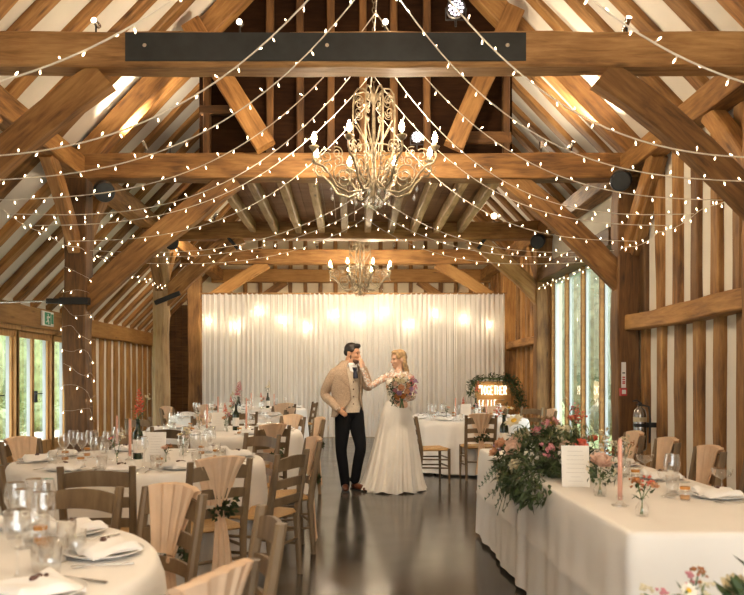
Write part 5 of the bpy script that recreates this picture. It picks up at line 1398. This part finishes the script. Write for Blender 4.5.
b = MB(); b.grid(lambda u, v: tuple(Vector(tcb(397, lerp(1.11, 1.06, v))) + lt * math.sin(u*2*PI) * .132 + ft * math.cos(u*2*PI) * .098), 40, 3, closed=True); b.build('belt', M['ivory'], t)
# hair: cap, half-up twist and wavy lengths
b = MB()
def he(p, r): b.ell(at(*p), [x * .93 for x in r], hq, 18, 12)
he((-.024, 0, .052), (.098, .084, .088)); he((.034, 0, .098), (.056, .066, .036)); he((-.07, 0, .03), (.06, .066, .06)); he((.028, .066, .050), (.042, .018, .048)); he((.028, -.066, .050), (.042, .018, .048))
for k in range(26):
    a = lerp(-1.15, 1.15, k / 25); p0 = at(-.085 + .05 * abs(a), .078 * math.sin(a), .03); ln = .36 + R(-.03, .03); pts = []
    for i in range(12):
        u = i / 11; p = p0 + Vector((0, 0, -ln * u)) - hf.normalized() * (.10 * u + .012 * math.sin(u * 13 + k * .9)) + Vector((R(-.003, .003) + .010 * math.sin(u * 11 + k * 1.7), .03 * u + .008 * math.cos(u * 12 + k), 0)); pts.append(p)
    b.tube(pts, [lerp(.0165, .0075, i / 11) for i in range(12)], 7)
remesh(b.build('hair', M['hair_blonde'], t), .0065, 2)
b = MB(); he((-.085, -.01, .075), (.02, .035, .03)); remesh(b.build('hair_piece', M['ivory'], t), .006, 2)
# ---- bouquet in her hand
bc = W(402.0, 389.0, KY_ - .33)
t = thing('bouquet', 'bridal bouquet of peach, cream and lilac flowers held by the woman', 'bouquet', bc)
ico = []
random.seed(9)
heads = [(-.06, .11, 'cream', 1.3), (.0, .10, 'cream', 1.2), (-.10, .07, 'blush', 1.2), (.07, .05, 'peach', 1.2), (-.02, .02, 'peach', 1.4), (.06, -.03, 'peach', 1.3), (-.10, -.02, 'pink', 1.1), (.12, .0, 'lilac', 1.1), (.01, -.09, 'orange', 1.2), (-.07, -.10, 'orange', 1.4), (.08, -.11, 'blush', 1.2), (.13, .09, 'pink', 1.1), (.02, .05, 'white', 1.1), (-.04, -.05, 'lilac', 1.1), (.10, -.07, 'lilac', 1.0), (.04, .13, 'white', 1.0)]
for (x, z, c, s) in heads:
    rr = math.hypot(x, z); flower(ROSE[c], t, (x, -.11 * (1 - (rr / .2) ** 2) + R(-.015, .015), z), (x * 4, -1, z * 4), s)
for (x, z, c, s) in ((.17, .10, 'lilac', 1.0), (.18, .03, 'pink', .9), (.15, .15, 'pink', .8), (-.0, .17, 'cream', .9), (.17, -.05, 'lilac', .8), (-.13, .12, 'cream', .8)): flower(SPRAY[c], t, (x, R(-.08, -.02), z), (x, -1, z), s)
lf = [(R(-.13, .15), R(-.08, .03), R(-.13, .14)) for _ in range(230)] + [(R(-.19, -.11), R(-.09, .0), R(-.08, .08)) for _ in range(60)] + [(R(-.15, -.06), R(-.08, -.02), R(-.22, -.12)) for _ in range(44)]
leafy('foliage', t, lf, (.04, .065), (.02, .034), 'leaf', bias=(-.1, -.9, 0))
b = MB()
for k in range(9): a = k * .7; b.tube([(.03 * math.cos(a), .03 + .02 * math.sin(a), -.06), (.012 * math.cos(a) - .0, .05 + .012 * math.sin(a), -.17), (.03 * math.cos(a), .06 + .02 * math.sin(a), -.26)], .005, 5)
b.build('stem', M['stem'], t)
t.scale = (.88, .88, .88)
# ------------------------------------------------------------- neon sign in its wreath
random.seed(17)
SYN = 15.6
c = W(492, 396, SYN); wd = .66
t = thing('neon_sign', 'wooden board with glowing white neon lettering, wreathed in greenery by the curtain', 'sign', (c.x, SYN, 0))
def rel(px, py, dy=0): v = W(px, py, SYN + dy); return Vector((v.x - c.x, dy, v.z))
a, e = rel(475, 381), rel(511, 412)
b = MB()
for k in range(5):
    z0 = lerp(e.z, a.z, k / 5); z1 = lerp(e.z, a.z, (k + 1) / 5) - .006; b.boxmm((a.x, 0, z0), (e.x, .03, z1))
b.build('board', M['oak_new'], t)
for px in (478, 508):
    b = MB(); p = rel(px, 412); b.boxmm((p.x - .03, .03, 0), (p.x + .03, .08, a.z)); b.build('leg', M['oak'], t)
M['neon'] = glow('neon', (1.0, .80, .55), 2.2, True)
GL = {'T': [[(0, 1), (.8, 1)], [(.4, 1), (.4, 0)]], 'O': [[(.4 + .38 * math.cos(q), .5 + .5 * math.sin(q)) for q in [2*PI*i/14 for i in range(15)]]], 'G': [[(.78, .82), (.5, 1), (.2, .95), (.02, .6), (.05, .25), (.35, 0), (.7, .08), (.78, .42), (.45, .42)]],
      'E': [[(.75, 1), (.05, 1), (.05, 0), (.75, 0)], [(.05, .52), (.65, .52)]], 'H': [[(.05, 1), (.05, 0)], [(.75, 1), (.75, 0)], [(.05, .5), (.75, .5)]], 'R': [[(.05, 0), (.05, 1), (.55, 1), (.75, .78), (.55, .52), (.05, .52)], [(.4, .52), (.78, 0)]], "'": [[(.3, 1.1), (.2, .75)]]}
word = "''TOGETHER"
x = rel(478.0, 0).x; pitch = (rel(506.5, 0).x - x) / 8.6; z0 = rel(0, 394.5).z; hh = rel(0, 386).z - z0
for i, ch in enumerate(word):
    w_ = .35 if ch == "'" else 1.0
    b = MB()
    for st in GL[ch]: b.tube([(x + p * pitch * .95, -.03, z0 + q * hh) for p, q in st], .007, 6)
    b.build('neon_letter', M['neon'], t); x += pitch * w_
x = rel(479, 0).x; z0 = rel(0, 406).z; hh = rel(0, 400).z - z0
for st in ([(0, 0), (0, 1)], [(1, 0), (1.3, 1)], [(2.2, 0), (2.2, 1), (2.9, 0), (2.9, 1)], [(4, 0), (4, 1)], [(5, 0), (5, 1), (5.6, 1)]):
    b = MB(); b.tube([(x + p * .062, -.03, z0 + q * hh) for p, q in st], .007, 6); b.build('neon_tube', M['neon'], t)
l = lamp('neon_light', 'POINT', (c.x, SYN - .12, rel(0, 390).z), 1.2, (1, .75, .45), .2)
path = [rel(px, py, -.03) for px, py in ((470, 396), (472, 386), (476, 380), (487, 378), (500, 379), (510, 380), (516, 388), (519, 398), (521, 410))]
b = MB(); b.tube(path, .014, 6); wr = b.build('wreath', M['stem'], t)
pts = []
for i in range(len(path) - 1):
    n = 60 if i < 4 else 130
    for k in range(n):
        p = path[i].lerp(path[i + 1], R(0, 1)); sp = .075 if i < 4 else .11; pts.append(p + Vector((R(-sp, sp), R(-.07, .05), R(-sp, sp))))
leafy('wreath_leaves', wr, pts, (.06, .11), (.025, .045), 'leaf')
# ------------------------------------------------------------- outside
M['lawn'] = plain('lawn', (.24, .30, .12), .9, var=.35, nscale=3); M['hedge'] = plain('hedge', (.17, .185, .12), .7, var=.5, nscale=4, trans=.3); M['hedge_light'] = plain('hedge_light', (.30, .36, .17), .7, var=.5, nscale=4, trans=.3); M['gravel'] = plain('gravel', (.62, .58, .50), .95, var=.2, nscale=9)
for (x0_, x1_, nm) in ((-30, XL - .2, 'outside_lawn'), (XR + .3, 28, 'outside_grass')):
    b = MB(); b.boxmm((x0_, -6, -.25), (x1_, 50, -.06)); o = b.build('ground', M['lawn']); o['kind'] = 'structure'
b = MB(); b.boxmm((XL - 3.2, -4, -.06), (XL - .22, 30, -.03)); o = b.build('ground_terrace', M['gravel']); o['kind'] = 'structure'
def bush(c, r, n, label, mat='hedge', lw=.13):
    t = thing('bush', label, 'bush', (c[0], c[1], -.06)); b = MB()
    for i in range(n):
        a = R(0, 2*PI); ph = math.acos(R(-.2, 1)); rr = R(.72, 1.0) * (1 + .18 * math.sin(a * 5 + ph * 4))
        v = Vector((math.cos(a) * math.sin(ph) * r[0], math.sin(a) * math.sin(ph) * r[1], math.cos(ph) * r[2])) * rr; v.z = max(.03, v.z + r[2] * .12)
        b.leaf(v, (R(-1, 1), R(-1, 1), R(-.6, 1)), (R(-1, 1), R(-1, 1), 1), R(.6, 1.2) * lw, R(.35, .6) * lw)
    b.build('leaves', M[mat], t); b = MB(); b.ell((0, 0, r[2] * .45), (r[0] * .72, r[1] * .72, r[2] * .52), nu=20, nv=12); b.build('inner_growth', M[mat], t); b = MB(); b.tube([(0, 0, 0), (.05, .02, r[2] * .6)], [.08, .03], 8); b.build('stem', M['oak_dark'], t)
for i, (x, y, r, lb) in enumerate(((-10.2, 19.0, (1.8, 2.5, 4.0), 'tall green bush outside the doors, beside the fairy light post'), (-10.4, 24.2, (2.2, 3.6, 4.6), 'green bush furthest along outside the glazed doors'), (-10, 14.6, (1.6, 2.5, 3.6), 'green bush outside the glazed doors, nearer the camera'), (-8.2, 17.6, (.6, 1.0, .75), 'low bright bush outside at the foot of the doors'), (-8.3, 20.4, (.7, 1.0, .8), 'low green bush further outside the doors'), (-8.0, 14.2, (.5, .9, .6), 'low bush outside the left edge of the glazed doors'))):
    bush((x, y), r, 1500 if r[2] > 1 else 500, lb, 'hedge_light')
for i, (x, y, r, lb) in enumerate(((9.0, 22.5, (1.9, 3.2, 6.5), 'tall pale green tree outside the tall window, seen in its middle panes'), (9.2, 29.0, (2.2, 4.2, 7.5), 'tall green tree outside seen through the far pane of the tall window'), (8.8, 17.2, (1.8, 3.0, 6.0), 'tall green bush outside seen in the nearest pane of the tall window'), (6.6, 19.6, (.6, 1.2, .9), 'low green shrub outside at the foot of the tall window'), (6.4, 16.0, (.5, 1.0, .9), 'low shrub outside below the nearest pane of the tall window'))):
    bush((x, y), r, 2200 if r[2] > 1 else 500, lb)
# ------------------------------------------------------------- world, lights, camera
w = bpy.data.worlds.new('World'); scn.world = w; w.use_nodes = True
nt = w.node_tree; bg = nt.nodes['Background']
tc = nt.nodes.new('ShaderNodeTexCoord'); sx = nt.nodes.new('ShaderNodeSeparateXYZ'); nt.links.new(tc.outputs['Generated'], sx.inputs[0])
rp = ramp(nt, [(.0, (.55, .56, .5)), (.48, (.80, .82, .80)), (1.0, (.92, .97, 1.0))])
mr = nt.nodes.new('ShaderNodeMapRange'); mr.inputs['From Min'].default_value = -1; nt.links.new(sx.outputs['Z'], mr.inputs['Value'])
nt.links.new(mr.outputs[0], rp.inputs['Fac']); nt.links.new(rp.outputs[0], bg.inputs['Color'])
bg.inputs['Strength'].default_value = WORLD
cam = bpy.data.cameras.new('camera'); co = bpy.data.objects.new('camera', cam); C.objects.link(co)
cam.sensor_width = 36; cam.lens = 36 * FPX / 744
cam.shift_x = (372 - VX) / 744; cam.shift_y = (VY - 297.5) / 744
co.location = (0, 0, CH); co.rotation_euler = (PI / 2, 0, 0)
cam.clip_start = .05
cam.dof.use_dof = True; cam.dof.focus_distance = 9.4; cam.dof.aperture_fstop = 4.0
scn.camera = co
vs_ = scn.view_settings
vs_.view_transform = 'Standard'; vs_.look = 'None'; vs_.gamma = 1; vs_.exposure = EXPO; vs_.use_curve_mapping = False
scn.cycles.max_bounces = 8; scn.cycles.diffuse_bounces = 4; scn.cycles.transparent_max_bounces = 24; scn.cycles.glossy_bounces = 4
scn.cycles.sample_clamp_indirect = 4.0; scn.cycles.use_denoising = True
scn.cycles.caustics_reflective = False; scn.cycles.caustics_refractive = False
